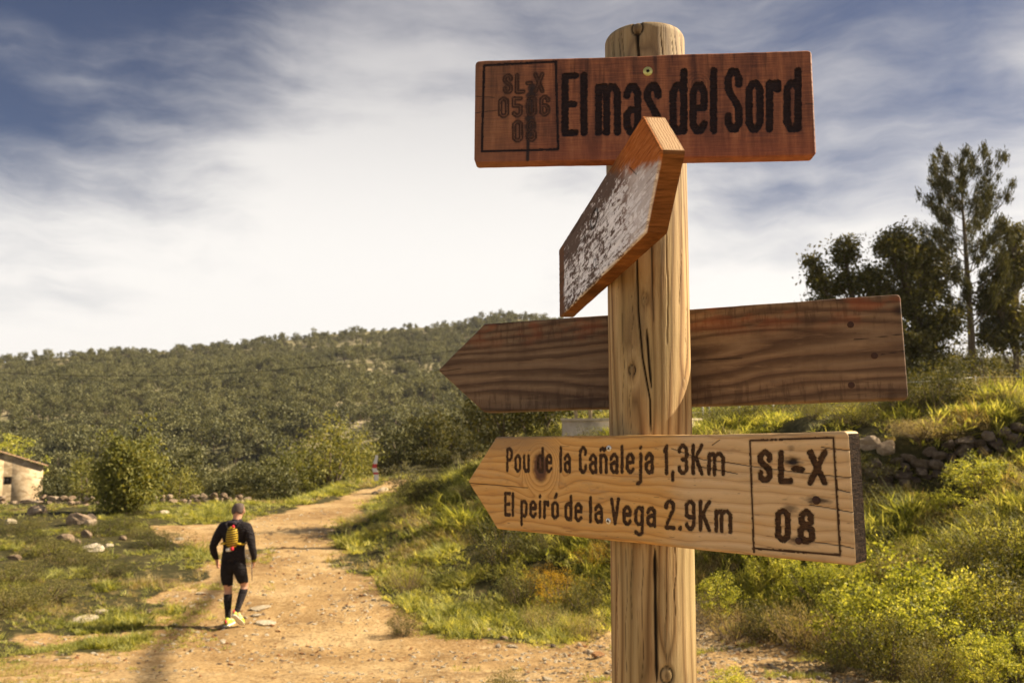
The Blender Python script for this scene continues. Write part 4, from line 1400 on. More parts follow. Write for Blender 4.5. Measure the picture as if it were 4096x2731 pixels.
def rock_mesh(seed, material, sub=2, rough=0.28):
    import bmesh
    rng = np.random.default_rng(seed)
    bm = bmesh.new()
    bmesh.ops.create_icosphere(bm, subdivisions=sub, radius=1)
    V = np.array([v.co[:] for v in bm.verts])
    # cut by random planes so it gets faces like broken limestone
    for _ in range(9):
        n = rng.normal(size=3); n /= np.linalg.norm(n)
        d = V @ n; lim = rng.uniform(0.55, 0.85)
        V = V - np.outer(np.maximum(0, d - lim), n)
    V += rng.normal(size=V.shape) * 0.035 * rough / .28
    for v, c in zip(bm.verts, V): v.co = c
    me = bpy.data.meshes.new('stone')
    bm.to_mesh(me); bm.free()
    me.materials.append(material)
    return me


def m_stone(cols, lich=0.3):
    def f(t, b, out):
        co = t.n('ShaderNodeTexCoord').outputs['Object']
        rnd = t.n('ShaderNodeObjectInfo').outputs['Random']
        off = t.n('ShaderNodeVectorMath', {0: co, 1: t.n('ShaderNodeCombineXYZ', {0: t.math('MULTIPLY', rnd, 37.0)}).outputs[0]}, operation='ADD').outputs[0]
        n = t.noise(off, 1.6, 6, 0.65); n2 = t.noise(off, 7, 4, 0.7)
        k = t.math('ADD', t.math('MULTIPLY', n, .8), t.math('MULTIPLY', rnd, .25))
        c = t.ramp(k, [(0.3, cols[0]), (0.52, cols[1]), (0.75, cols[2])])
        c = t.mix(t.math('MULTIPLY', t.rng(n2, 0.55, 0.75), lich), c, (0.07, 0.06, 0.045))
        bump(t, b, t.math('ADD', n, t.math('MULTIPLY', n2, .5)), 0.8, 0.12)
        return c
    return mat('limestone', f, 0.92, 0.15)


M_STONE = m_stone([(0.16, 0.11, 0.07), (0.34, 0.25, 0.165), (0.52, 0.42, 0.30)])
M_PALE = m_stone([(0.50, 0.40, 0.26), (0.68, 0.57, 0.40), (0.80, 0.70, 0.54)], 0.10)
M_DARKST = m_stone([(0.07, 0.05, 0.04), (0.15, 0.115, 0.085), (0.30, 0.24, 0.18)], 0.5)
M_TERRA = m_stone([(0.26, 0.12, 0.05), (0.42, 0.21, 0.09), (0.52, 0.30, 0.14)], 0.3)
ROCKS = [rock_mesh(300 + i, M_STONE) for i in range(6)]
ROCKP = [rock_mesh(310 + i, M_PALE) for i in range(3)]
ROCKD = [rock_mesh(320 + i, M_DARKST) for i in range(5)]
ROCKT = [rock_mesh(330, M_TERRA)]


def rock_at(px, py, w, h, dep, meshes, label, rotz=None, tilt=(0, 0), sink=0.3, name='rock', group=None):
    """px, py: where its foot shows; w, h, dep in metres"""
    x, y, z = hit(px, py)
    o = link(name, meshes[RNG.integers(len(meshes))], None, loc=(x, y + dep * .3, z + h * (0.5 - sink)),
             rot=(tilt[0], tilt[1], RNG.uniform(-.4, .4) if rotz is None else rotz), scale=(w / 2, dep / 2, h / 2))
    return tag(o, label, 'rock', group)


def build_rocks():
    F_ = [
        (300, 2100, .75, .50, .5, ROCKS, 'large pale boulder in the grass left of the road, tallest of its cluster'),
        (352, 2108, .45, .30, .35, ROCKS, 'rock leaning against the right side of the tall pale boulder'),
        (142, 2062, .75, .45, .6, ROCKS, 'brown angular boulder near the low wall below the stone house'),
        (34, 2100, .38, .25, .3, ROCKP, 'pale stone in grass at the far left below the house'),
        (357, 2082, .35, .28, .3, ROCKD, 'small dark boulder just behind the tall pale boulder'),
        (258, 2170, .55, .26, .4, ROCKS, 'broad low brown rock in grass below the tall pale boulder'),
        (338, 2150, .32, .28, .25, ROCKS, 'upright stone under the tall pale boulder'),
        (303, 2180, .26, .2, .2, ROCKS, 'small rounded stone beside the broad low brown rock'),
        (363, 2206, .50, .26, .35, ROCKP, 'pale rounded rock in the grass left of the walker'),
        (430, 2192, .24, .13, .2, ROCKP, 'little pale stone right of the pale rounded rock'),
        (489, 2160, .24, .15, .2, ROCKS, 'brown stone in grass between boulders and the road edge'),
        (655, 2060, .42, .20, .3, ROCKP, 'white stone in the grass strip behind the road'),
        (744, 2062, .25, .12, .2, ROCKP, 'small white stone right of the white one behind the road'),
        (714, 2160, .25, .10, .2, ROCKP, 'pale stone at the tip of the grass beside the road'),
        (50, 2240, .28, .16, .2, ROCKS, 'brown stone in shaded grass at the left edge'),
        (205, 2010, .5, .28, .4, ROCKS, 'brown rock at the foot of the low wall near the house'),
        (1530, 1965, .5, .28, .4, ROCKP, 'pale rock at the right edge of the road bend'),
        (1500, 1978, .35, .2, .3, ROCKD, 'dark rock beside the pale one at the road bend'),
        (317, 2490, .42, .07, .5, ROCKP, 'flat pale slab at the road edge left of the walker'),
        (398, 2452, .24, .05, .2, ROCKP, 'smaller flat pale slab touching the large slab left of the walker'),
        (1040, 2440, .42, .07, .22, ROCKP, 'long flat pale stone in the road right behind the walker'),
        (1062, 2502, .42, .09, .22, ROCKP, 'flat rounded pale stone at the right heel of the walker'),
        (1020, 2470, .2, .05, .12, ROCKP, 'thin pale stone between the two flat stones near the walker'),
        (1944, 2524, .19, .06, .12, ROCKP, 'white flat stone in dirt left of the post'),
        (2020, 2558, .17, .06, .1, ROCKS, 'tan long stone just below the white flat stone'),
        (2050, 2592, .17, .06, .1, ROCKP, 'pale long stone in the heap of stones left of the post'),
        (1992, 2592, .08, .08, .08, ROCKP, 'upright pale stone in the heap of stones left of the post'),
        (2188, 2722, .12, .04, .08, ROCKP, 'flat pale stone at the bottom edge left of the post'),
        (2395, 2626, .19, .08, .12, ROCKT, 'orange stone touching the left side of the post'),
        (2362, 2616, .10, .07, .08, ROCKP, 'pale stone next to the orange stone beside the post'),
        (2215, 2590, .10, .08, .08, ROCKD, 'dark brown stone left of the orange stone'),
        (2255, 2560, .10, .05, .08, ROCKP, 'small pale stone behind the dark brown stone'),
        (2180, 2640, .08, .04, .06, ROCKP, 'small white stone in the dirt left of the orange stone'),
        (2060, 2680, .08, .03, .06, ROCKP, 'small white stone low in the dirt left of the post'),
        (3250, 2555, .40, .22, .3, ROCKS, 'pale grey rock at the foot of the bank right of the post'),
        (3640, 2510, .42, .30, .12, ROCKT, 'rust brown leaning slab in the grass at lower right'),
        (2925, 2600, .09, .05, .07, ROCKP, 'small pale stone in dirt right of the post'),
        (3310, 2700, .09, .04, .06, ROCKP, 'small white stone at the bottom right dirt'),
        (3050, 2570, .08, .05, .07, ROCKT, 'small orange stone in dirt right of the post'),
        (2940, 2640, .07, .04, .05, ROCKP, 'small pale pebble below the others right of the post'),
        (590, 2450, .2, .06, .14, ROCKS, 'flat brown stone in the patchy grass left of the walker'),
        (805, 2378, .22, .05, .12, ROCKP, 'thin pale stone on the road left of the walker'),
        (3480, 1800, .5, .38, .4, ROCKS, 'pale pointed boulder leaning in the grass left of the terrace wall'),
        (3560, 1830, .45, .3, .3, ROCKS, 'boulder right of the pale pointed one on the bank'),
    ]
    for px, py, w, h, d, ms, lab in F_:
        rock_at(px, py, w, h, d, ms, lab, tilt=(0, .5) if 'leaning slab' in lab else (0, RNG.uniform(-.15, .15)))


def stone_wall(name, line, height, size, meshes, label, seed, courses=3, cap=None):
    """dry stone wall: every stone an object of its own"""
    rng = np.random.default_rng(seed)
    root = empty(name, (line[0][0], line[0][1], gz(*line[0])), label=label, cat='stone wall')
    base = np.array(root.location)
    P = np.array(line, float)
    seg = np.hypot(*np.diff(P, axis=0).T); cum = np.concatenate([[0], np.cumsum(seg)])
    cnt = 0
    for c in range(courses):
        s = rng.uniform(0, size * .5)
        while s < cum[-1]:
            w = size * rng.uniform(.6, 1.5)
            x = np.interp(s + w / 2, cum, P[:, 0]); y = np.interp(s + w / 2, cum, P[:, 1])
            g = gz(x, y - .15)
            hh = height * (0.8 + .4 * vnoise(np.array([s / 1.5]), np.array([seed * 1.0]), 3)[0])
            ch = hh / courses
            z = g + ch * (c + .45)
            if not (c == courses - 1 and rng.uniform() < .25):
                o = link('stone', meshes[rng.integers(len(meshes))], root,
                         loc=(x - base[0], y - base[1] + rng.normal() * .05 * size + .04 * c, z - base[2]),
                         rot=(rng.normal() * .25, rng.normal() * .25, rng.uniform(-.5, .5)),
                         scale=(w * .58, size * .5, ch * rng.uniform(.55, .8)))
                cnt += 1
            s += w * .95
    return root


def build_walls():
    stone_wall('dry_stone_wall', [(x, y - .12) for x, y in WALLR], 0.62, 0.26, ROCKD, 'dark dry stone terrace wall in the grassy bank on the right', 11, 4)
    a, b = at(-60, 31.0), at(470, 31.3)
    stone_wall('low_stone_wall', [a, b], 0.30, 0.38, ROCKS, 'low tumbled stone wall below the stone house at the left edge', 12, 2)
    a, b, c = at(585, 31.6), at(900, 32.2), at(1120, 33.5)
    stone_wall('low_stone_wall', [a, b, c], 0.30, 0.30, ROCKS, 'low stone wall behind the road between the round bush and the walker', 13, 2)


def m_masonry(t, b, out):
    co = t.n('ShaderNodeTexCoord').outputs['Object']
    v = t.n('ShaderNodeTexVoronoi', {'Vector': t.mapv(co, (3.2, 3.2, 5.0)), 'Scale': 1.0})
    n = t.noise(co, 6, 4, .6)
    c = t.ramp(t.n('ShaderNodeSeparateColor', {0: v.outputs['Color']}).outputs[0], [(0, (0.30, 0.22, 0.13)), (0.5, (0.44, 0.33, 0.20)), (1, (0.54, 0.43, 0.28))])
    return t.mix(t.math('MULTIPLY', t.rng(n, .5, .7), .4), c, (0.24, 0.17, 0.10))


def build_house():
    D = 60.0
    xr, _ = at(128, D)
    base = -4.2
    g = min(gz(xr, D), gz(xr - 5, D))
    root = empty('stone_house', (xr - 2.7, D, g - 0.3), (0, 0, rad(38)), label='rough stone farmhouse with a sloping tiled roof at the left edge', cat='house')
    wm = mat('rubble_wall', m_masonry, 0.95, 0.1)
    tz = lambda py: CZ + ray(0, py)[2] * D - (g - 0.3)
    eave, ridge = tz(1868), tz(1800)
    w = 6.8
    mb = MB()
    # gabled wall: eave at the right, rising to the ridge at the left; window opening left of centre
    xl, xR = -4.4, 3.4
    zz = 0.0
    wx0 = (at(-12, D)[0] - (xr - 3.4)); wx1 = (at(18, D)[0] - (xr - 3.4)); wz0, wz1 = tz(1940), tz(1908)
    def quadwall(x0, x1, z0, z1a, z1b):
        v = [(x0, 0, z0), (x1, 0, z0), (x1, 0, z1b), (x0, 0, z1a), (x0, 1.5, z0), (x1, 1.5, z0), (x1, 1.5, z1b), (x0, 1.5, z1a)]
        mb.add(v, [(0, 1, 2, 3), (5, 4, 7, 6), (1, 5, 6, 2), (4, 0, 3, 7), (3, 2, 6, 7)])
    top = lambda x: eave + (ridge - eave) * (xR - x) / 3.3
    quadwall(xl, wx0, 0, top(xl), top(wx0)); quadwall(wx1, xR, 0, top(wx1), eave)
    v = [(wx0, 0, 0), (wx1, 0, 0), (wx1, 0, wz0), (wx0, 0, wz0)]; mb.add(v, [(0, 1, 2, 3)])
    v = [(wx0, 0, wz1), (wx1, 0, wz1), (wx1, 0, top(wx1)), (wx0, 0, top(wx0))]; mb.add(v, [(0, 1, 2, 3)])
    mb.add([(wx0, .4, wz0), (wx1, .4, wz0), (wx1, .4, wz1), (wx0, .4, wz1)], [(0, 1, 2, 3)])
    mb.add([(wx0, 0, wz0), (wx1, 0, wz0), (wx1, .4, wz0), (wx0, .4, wz0)], [(0, 1, 2, 3)])
    mb.build('wall', wm, root)
    fr = MB(); wc = (wx0 + wx1) / 2
    fr.box((wc, .12, (wz0 + wz1) / 2), (wx1 - wx0, .06, wz1 - wz0))
    win = fr.build('window', M_BLACK, root)
    f2 = MB()
    for x in (wx0 + .04, wx1 - .04): f2.box((x, .06, (wz0 + wz1) / 2), (.07, .05, wz1 - wz0))
    f2.box((wc, .06, wz1 - .04), (wx1 - wx0, .05, .07))
    f2.build('window_frame', M_BARK, win)
    # roof: rows of curved tiles down the slope, each course a lip
    rf = MB(); x = xR + .25
    n = 26
    for i in range(n):
        x0 = xR + .28 - i * .3; x1 = x0 - .3
        z0, z1 = top(x0) + .05, top(x1) + .05
        rf.add([(x0, -.25, z0), (x1, -.25, z1), (x1, 1.7, z1), (x0, 1.7, z0), (x0, -.25, z0 + .1), (x1, -.25, z1 + .03), (x1, 1.7, z1 + .03), (x0, 1.7, z0 + .1)],
               [(0, 1, 5, 4), (4, 5, 6, 7), (0, 4, 7, 3), (2, 3, 7, 6)])
    rf.build('roof', mat('clay_tile', lambda t, b, o: t.ramp(t.noise(t.n('ShaderNodeTexCoord').outputs['Object'], 4, 4, .7), [(.3, (.17, .10, .06)), (.6, (.28, .18, .11)), (.8, (.38, .30, .20))]), .9, .15), root)


# ------------------------------------------------------------------ fence and low wall on the crest
M_GALV = mat('galvanised_post', lambda t, b, o: (0.42, 0.42, 0.38), 0.6, 0.4)
M_OLDWOOD = mat('old_stake', lambda t, b, o: t.ramp(t.noise(t.n('ShaderNodeTexCoord').outputs['Object'], 12, 4), [(.3, (.25, .18, .10)), (.7, (.55, .44, .28))]), .9, .15)


def build_fence():
    D = 24.0
    root = empty('wire_fence', (at(3200, D)[0], D, gz(*at(3200, D))), label='thin wire fence on posts along the grassy crest under the trees', cat='fence')
    b = root.location
    tops = []
    for px, d, w, nm in ((2808, 24, .045, 'g'), (2835, 25, .04, 'g'), (2952, 24, .075, 'g'), (3062, 24, .05, 'w'), (3088, 26, .07, 'g'), (3180, 24, .04, 'g'), (3536, 23.5, .05, 'g'), (3900, 23, .05, 'g'), (4300, 22.5, .05, 'g')):
        x, y = at(px, d); g = gz(x, y)
        mb = MB(); mb.tube([(x - b[0], y - b[1], g - .3 - b[2]), (x - b[0] + RNG.normal() * .01, y - b[1], g + 1.02 - b[2])], [w / 2, w / 2 * .9], 8)
        mb.build('fence_post', M_OLDWOOD if nm == 'w' else M_GALV, root)
        if d in (24, 23.5, 23, 22.5): tops.append((x - b[0], y - b[1], g - b[2]))
    x, y = at(2600, 24.5); tops.insert(0, (x - b[0], y - b[1], gz(x, y) - b[2]))
    for k in (.98, .7, .42):
        for p, q in zip(tops[:-1], tops[1:]):
            mb = MB()
            mid = ((p[0] + q[0]) / 2, (p[1] + q[1]) / 2, (p[2] + q[2]) / 2 + k - .02)
            mb.tube([(p[0], p[1], p[2] + k), mid, (q[0], q[1], q[2] + k)], .006 if k < .9 else .012, 4)
            mb.build('wire', M_GALV, root)
    # brace of stakes
    r2 = empty('stake_brace', (at(3015, 24.6)[0], 24.6, gz(*at(3015, 24.6))), label='crossed wooden stakes leaning at the fence right of the post', cat='stakes')
    for dx0, dx1 in ((-.28, .12), (.28, -.05), (.02, .04)):
        mb = MB(); mb.tube([(dx0, 0, -.1), (dx1, .05, .85)], .028, 7); mb.build('stake', M_OLDWOOD, r2)
    # low rendered wall with timber posts, behind the two lower boards
    D = 19.5
    xl, y = at(2250, D); xr, _ = at(2800, D)
    zt = CZ + ray(0, 1683)[2] * D
    r3 = empty('rendered_wall', (xl, y, gz(xl, y)), label='low pale rendered wall with timber posts behind the signpost', cat='wall')
    rm = mat('pale_render', lambda t, b, o: t.ramp(t.noise(t.n('ShaderNodeTexCoord').outputs['Object'], 3, 5, .7), [(.3, (.36, .30, .22)), (.7, (.62, .54, .42))]), .95, .1)
    zb = gz(xl, y) - .8
    mb = MB(); mb.box(((xr - xl) / 2, .15, (zb + zt) / 2 - gz(xl, y)), (xr - xl, .3, zt - zb)); mb.build('wall_body', rm, r3)
    mb = MB(); mb.box(((xr - xl) / 2, .15, zt - gz(xl, y) + .03), (xr - xl + .06, .4, .06)); mb.build('coping', rm, r3)
    for dx, lean in ((.33, .06), (.66, 0), (1.35, -.1), (2.0, 0), (2.9, 0)):
        mb = MB(); mb.tube([(dx, .15, zt - gz(xl, y) + .03), (dx - lean, .15, zt - gz(xl, y) + .9)], .045, 8); mb.build('timber_post', M_OLDWOOD, r3)
    for zz_ in (.4, .75):
        mb = MB(); mb.tube([(.1, .1, zt - gz(xl, y) + zz_), (2.9, .1, zt - gz(xl, y) + zz_ - .06)], .02, 6); mb.build('timber_rail', M_OLDWOOD, r3)
    # grey sloping sheet
    x, y = at(3490, 27)
    g = gz(x, y)
    mb = MB()
    mb.add([(-.6, 0, -.2), (.6, 0, -.2), (.6, 0, .72), (-.2, 0, .72), (-.6, .5, -.2), (.6, .5, -.2), (.6, .5, .72), (-.2, .5, .72)],
           [(0, 1, 2, 3), (5, 4, 7, 6), (1, 5, 6, 2), (4, 0, 3, 7), (3, 2, 6, 7)])
    o = mb.build('slab', mat('grey_slab', lambda t, b, o: (.20, .19, .165), .9, .2), loc=(x, y, g))
    tag(o, 'grey slanting slab behind the fence below the big trees', 'slab')


# ------------------------------------------------------------------ utility poles and cables
def sag(a, b, s, n=24):
    a, b = np.array(a, float), np.array(b, float)
    return [a * (1 - t) + b * t - np.array([0, 0, 4 * s * t * (1 - t)]) for t in np.linspace(0, 1, n)]


def utility_pole(loc, h, r, label):
    root = empty('utility_pole', loc, label=label, cat='utility pole')
    mb = MB(); mb.tube([(0, 0, -1), (0, 0, h * .5), (0, 0, h)], [r, r * .9, r * .75], 12); mb.build('pole', M_BARK, root)
    mb = MB(); mb.box((0, 0, h - .35), (.9, .1, .1), rad(20)); mb.build('crossarm', M_OLDWOOD, root)
    return root


def build_poles():
    M_CABLE = mat('black_cable', lambda t, b, o: (.012, .012, .012), .6, .3)
    sd = np.array(sun_dir)
    A_, B_, T_ = (np.array(hit(*p)) for p in ((870, 2345), (575, 2715), (975, 2200)))
    H = 15.3
    lift = lambda p: p + sd * (H - p[2]) / sd[2]
    a3, b3, t3 = lift(A_), lift(B_), lift(T_)
    dr = (b3 - a3) / np.linalg.norm(b3 - a3)
    top = a3 + dr * ((t3 - a3) @ dr)
    g = gz(top[0], top[1])
    utility_pole((top[0], top[1], g), H - g + .15, .17, 'tall timber utility pole above the right bank, outside the right edge')
    end = top + dr * 34
    mb = MB(); mb.tube(sag(top, end, .06), .070, 8)
    o = mb.build('overhead_cable', M_CABLE); tag(o, 'thick bundled cable running overhead past the right of the signpost', 'cable')
    utility_pole((end[0], end[1], gz(end[0], end[1])), H - gz(end[0], end[1]) + .15, .17, 'timber utility pole behind the viewpoint carrying the thick cable')
    # the far line across the wooded hill
    x, y = at(2600, 60); g = gz(x, y); zt = CZ + (1671 - 1262) / FPX * 60
    utility_pole((x, y, g), zt - g + .1, .14, 'far utility pole hidden behind the signpost')
    xa, ya = -52, 75
    za = CZ + ray(-200, 1470)[2] * ya
    utility_pole((xa, ya, gz(xa, ya)), za - gz(xa, ya) + .1, .14, 'far utility pole beyond the left edge behind the stone house')
    mb = MB(); mb.tube(sag((xa, ya, za), (x, y, zt), 2.2, 40), .022, 5)
    o = mb.build('far_cable', M_CABLE); tag(o, 'thin cable crossing in front of the wooded hill', 'cable')


def build_marker():
    x, y = at(1508, 40)
    g = gz(x, y) + .08
    root = empty('trail_marker', (x, y, g), label='thin red and white striped ribbon marker on a stick at the road bend', cat='marker')
    mb = MB(); mb.tube([(0, 0, -.2), (.02, 0, 1.35)], .014, 6); mb.build('stick', M_OLDWOOD, root)
    wt = mat('white_ribbon', lambda t, b, o: (.8, .78, .76), .6, .3); rd = mat('red_ribbon', lambda t, b, o: (.55, .06, .06), .6, .3)
    n = 12; z0, z1 = .12, 1.32
    for i in range(n):
        za, zb = z0 + (z1 - z0) * i / n, z0 + (z1 - z0) * (i + 1) / n
        xo = lambda z: .05 * math.sin(z * 6)
        mb = MB()
        v = []
        for z in (za, zb):
            w = .085 + .03 * math.sin(z * 3)
            v += [(xo(z) - w, -.04, z), (xo(z) + w * .4, -.02, z), (xo(z) + w, -.05, z), (xo(z) - w, -.035, z), (xo(z) + w * .4, -.015, z), (xo(z) + w, -.045, z)]
        mb.add(v, [(0, 1, 7, 6), (1, 2, 8, 7), (4, 3, 9, 10), (5, 4, 10, 11), (0, 6, 9, 3), (2, 5, 11, 8)])
        mb.build('ribbon_stripe', rd if i in (3, 6, 7) else wt, root)


build_rocks(); build_walls(); build_house(); build_fence(); build_poles(); build_marker()

# ------------------------------------------------------------------ trees on the right
def limb_tree(name, px, d, h, crowns, label, leafmat, seed, leaf=.16, trunk_r=.16, ncl=None, per=44, lean=0.0, csize=.55):
    """crowns: list of (x, z, rx, rz, clumps) lobes relative to the foot; each is fed by a limb of the trunk"""
    rng = np.random.default_rng(seed)
    x, y = at(px, d); g = gz(x, y)
    root = empty(name, (x, y, g), label=label, cat='tree')
    mb = MB()
    tr = [(0, 0, -.4), (lean * .3, 0, h * .3), (lean * .7, 0, h * .6), (lean, 0, h * .85)]
    mb.tube(tr, [trunk_r, trunk_r * .8, trunk_r * .5, trunk_r * .15], 10)
    Ps = []
    for (cx, cz, rx, rz, n) in crowns:
        n = int(n * 1.3)
        cy = rng.uniform(-.5, .5) * rx
        P, C = clump_cloud(rng, n, per, rx, rx, rz, cz, csize, .25, .8)
        P = P + [cx, cy, 0]; C = C + [cx, cy, 0]
        Ps.append(P)
        z0 = max(0.6, cz - rz * 1.2) * .55
        s = np.array([lean * z0 / h, 0, z0]); e = np.array([cx, cy, cz])
        mb.tube([s, s * .5 + e * .5 + [0, 0, -.15 * rz], e], [trunk_r * .55, trunk_r * .35, trunk_r * .1], 6)
        for c in C[rng.permutation(len(C))[:max(4, n // 4)]]:
            mb.tube([e * .6 + s * .4, (e + c) / 2 + rng.normal(size=3) * .1, c], [.05, .035, .012], 4)
    mb.build('trunk', M_BARK, root, smooth=True)
    link('crown', foliage_mesh('crown', np.concatenate(Ps), leaf, leafmat, .5, .1, rng), root)
    return root


def pine(px, d, h, label, seed):
    rng = np.random.default_rng(seed)
    x, y = at(px, d); g = gz(x, y)
    root = empty('pine_tree', (x, y, g), label=label, cat='tree')
    mb = MB()
    mb.tube([(0, 0, -.4), (.05, 0, h * .3), (0, 0, h * .6), (-.08, 0, h * .97)], [.2, .15, .10, .02], 10)
    P = []; D = []
    n = 44
    for i in range(n):
        f = (i + .5) / n
        z = h * (0.28 + 0.69 * f)
        a = i * 2.4 + rng.uniform(-.4, .4)
        L = (2.4 * (1 - f) ** 0.55 + .62) * rng.uniform(.65, 1.15) * (0.7 if f < .2 else 1)
        rise = rng.uniform(.45, .95) + .5 * f
        pts = []
        for k in range(6):
            t = k / 5
            r = L * t
            pts.append(np.array([math.cos(a) * r, math.sin(a) * r, z + rise * L * t ** 1.5 * .8 + .1 * r]))
        mb.tube(pts, [.045 * (1 - .7 * f), .04 * (1 - .7 * f), .03 * (1 - .6 * f), .022, .015, .008], 5, caps=False)
        for t in np.linspace(.45, 1.0, int(5 + 6 * L / 2)):
            k = min(int(t * 5), 4); u = t * 5 - k
            c = pts[k] * (1 - u) + pts[k + 1] * u
            q = rng.normal(size=3) * .10 * (1 + L * .35); q[2] = abs(q[2]) * .8
            c2 = c + q
            m = 62
            ax = (pts[5] - pts[3]); ax /= np.linalg.norm(ax); ax = ax * .6 + [0, 0, .55]
            P.append(c2 + rng.normal(size=(m, 3)) * [.085, .085, .14]); D.append(np.tile(ax, (m, 1)))
    mb.build('trunk', M_BARK, root, smooth=True)
    P = np.concatenate(P); D = np.concatenate(D)
    link('crown', foliage_mesh('crown', P, .21, M_PINE, .16, .3, rng, D * 1.2), root)
    return root


def build_trees():
    pine(3890, 38, 11.6, 'tall pine with upswept branches standing above the other trees on the right', 401)
    D = 37.0
    X = lambda px: (px - 3560) / FPX * D
    Zr = lambda py, px=3560: CZ + ray(px, py)[2] * D - gz(*at(px, D))
    limb_tree('broadleaf_tree', 3430, D, 6.0,
              [((3275 - 3430) / FPX * D, Zr(1060), .35, .5, 14), ((3290 - 3430) / FPX * D, Zr(1130), .5, .5, 20), ((3400 - 3430) / FPX * D, Zr(1000), .62, .75, 30),
               ((3420 - 3430) / FPX * D, Zr(1130), .9, .6, 36), ((3500 - 3430) / FPX * D, Zr(1110), .7, .6, 28), ((3560 - 3430) / FPX * D, Zr(1180), .7, .5, 26),
               ((3380 - 3430) / FPX * D, Zr(1290), 1.0, .7, 36), ((3540 - 3430) / FPX * D, Zr(1330), 1.0, .9, 40), ((3300 - 3430) / FPX * D, Zr(1210), .5, .4, 18)],
              'leftmost loose crowned tree rising above the middle board', M_OAK, 410, leaf=.17, lean=.2, csize=.42)
    limb_tree('broadleaf_tree', 3700, D, 7.0,
              [((3570 - 3700) / FPX * D, Zr(985), .55, .5, 24), ((3640 - 3700) / FPX * D, Zr(960), .65, .6, 30), ((3700 - 3700) / FPX * D, Zr(1030), .7, .7, 34),
               ((3620 - 3700) / FPX * D, Zr(1080), .8, .7, 38), ((3760 - 3700) / FPX * D, Zr(1120), .9, .8, 44), ((3660 - 3700) / FPX * D, Zr(1210), 1.0, .8, 50),
               ((3780 - 3700) / FPX * D, Zr(1290), .9, .8, 46), ((3690 - 3700) / FPX * D, Zr(1370), 1.1, .9, 60), ((3760 - 3700) / FPX * D, Zr(1470), 1.1, .7, 54),
               ((3650 - 3700) / FPX * D, Zr(1500), 1.1, .6, 50)],
              'dense dark tree left of the tall pine, reaching down to the ground', M_OAK, 411, leaf=.17, lean=-.2, csize=.45)
    limb_tree('broadleaf_tree', 4060, D + 1, 7.0,
              [((4090 - 4060) / FPX * D, Zr(900), .45, .4, 18), ((4060 - 4060) / FPX * D, Zr(1080), .7, .6, 36), ((3990 - 4060) / FPX * D, Zr(1170), .8, .6, 38),
               ((4130 - 4060) / FPX * D, Zr(1000), 1.0, .8, 46), ((4080 - 4060) / FPX * D, Zr(1250), 1.0, .8, 50), ((4000 - 4060) / FPX * D, Zr(1330), .8, .6, 38),
               ((4160 - 4060) / FPX * D, Zr(1350), 1.1, .9, 50)],
              'dark tree at the right edge just behind the tall pine', M_OAK, 412, leaf=.17, lean=.3, csize=.45)
    # grey green scrub under them
    rng = np.random.default_rng(9)
    labs = ['pale grey green shrub right of the pine trunk', 'pale grey green shrub at the right edge below the trees', 'grey green shrub close behind the pine trunk',
            'low grey shrub far right behind the crest', 'dark shrub at the foot of the dense tree', 'dark shrub left of the pine foot', 'shrub showing above the middle board right of the post',
            'dark shrub under the dense tree, nearer the middle board', 'dark evergreen mass just right of the pine trunk', 'dark evergreen mass behind the pine trunk']
    for (px, d, hh, w, mt), lab in zip(((4010, 42, 2.6, 1.3, M_GREY), (4110, 40, 2.4, 1.3, M_GREY), (3960, 46, 3.2, 1.4, M_GREY), (4180, 44, 3.2, 1.6, M_GREY), (3720, 35, 1.6, 1.3, M_OAK),
                                        (3800, 34.5, 1.5, 1.1, M_OAK), (2800, 50, 6.2, 1.2, M_OAK), (3640, 34, 1.4, 1.2, M_OAK), (3960, 36.5, 2.6, 1.5, M_OAK), (3860, 40, 3.6, 1.6, M_OAK)), labs):
        c, t = bush_meshes(int(px), mt, hh, w, 90, 26, .13, .42, shell=.3)
        x, y = at(px, d)
        place_plant('scrub_bush', c, t, (x, y, gz(x, y) - .1), 0, 1, lab, 'shrub')


build_trees()

# ------------------------------------------------------------------ grass, herbs and pebbles
def tuft_mesh(seed, n, h, spread, w, material, bend=.5, name='tuft'):
    rng = np.random.default_rng(seed)
    V = []; Q = []; T = []; rnd = []
    for i in range(n):
        a = rng.uniform(0, 6.28); r = spread * rng.uniform() ** .6
        bx, by = math.cos(a) * r, math.sin(a) * r
        a2 = a + rng.normal() * .8
        L = h * rng.uniform(.5, 1.2); bd = bend * rng.uniform(.3, 1.4) * L
        ww = w * rng.uniform(.7, 1.3)
        sx, sy = -math.sin(a2) * ww / 2, math.cos(a2) * ww / 2
        k = len(V)
        for t, wf in ((0, 1), (.4, .85), (.75, .55)):
            cx, cy, cz = bx + math.cos(a2) * bd * t * t, by + math.sin(a2) * bd * t * t, L * t * (1 - .18 * t) - .02
            V += [(cx - sx * wf, cy - sy * wf, cz), (cx + sx * wf, cy + sy * wf, cz)]
        V.append((bx + math.cos(a2) * bd, by + math.sin(a2) * bd, L * .82))
        Q += [(k, k + 1, k + 3, k + 2), (k + 2, k + 3, k + 5, k + 4)]; T.append((k + 4, k + 5, k + 6))
        rnd += [rng.uniform()] * 7
    return mesh_np(name, V, Q, T, mats=[material], attrs={'rnd': rnd})


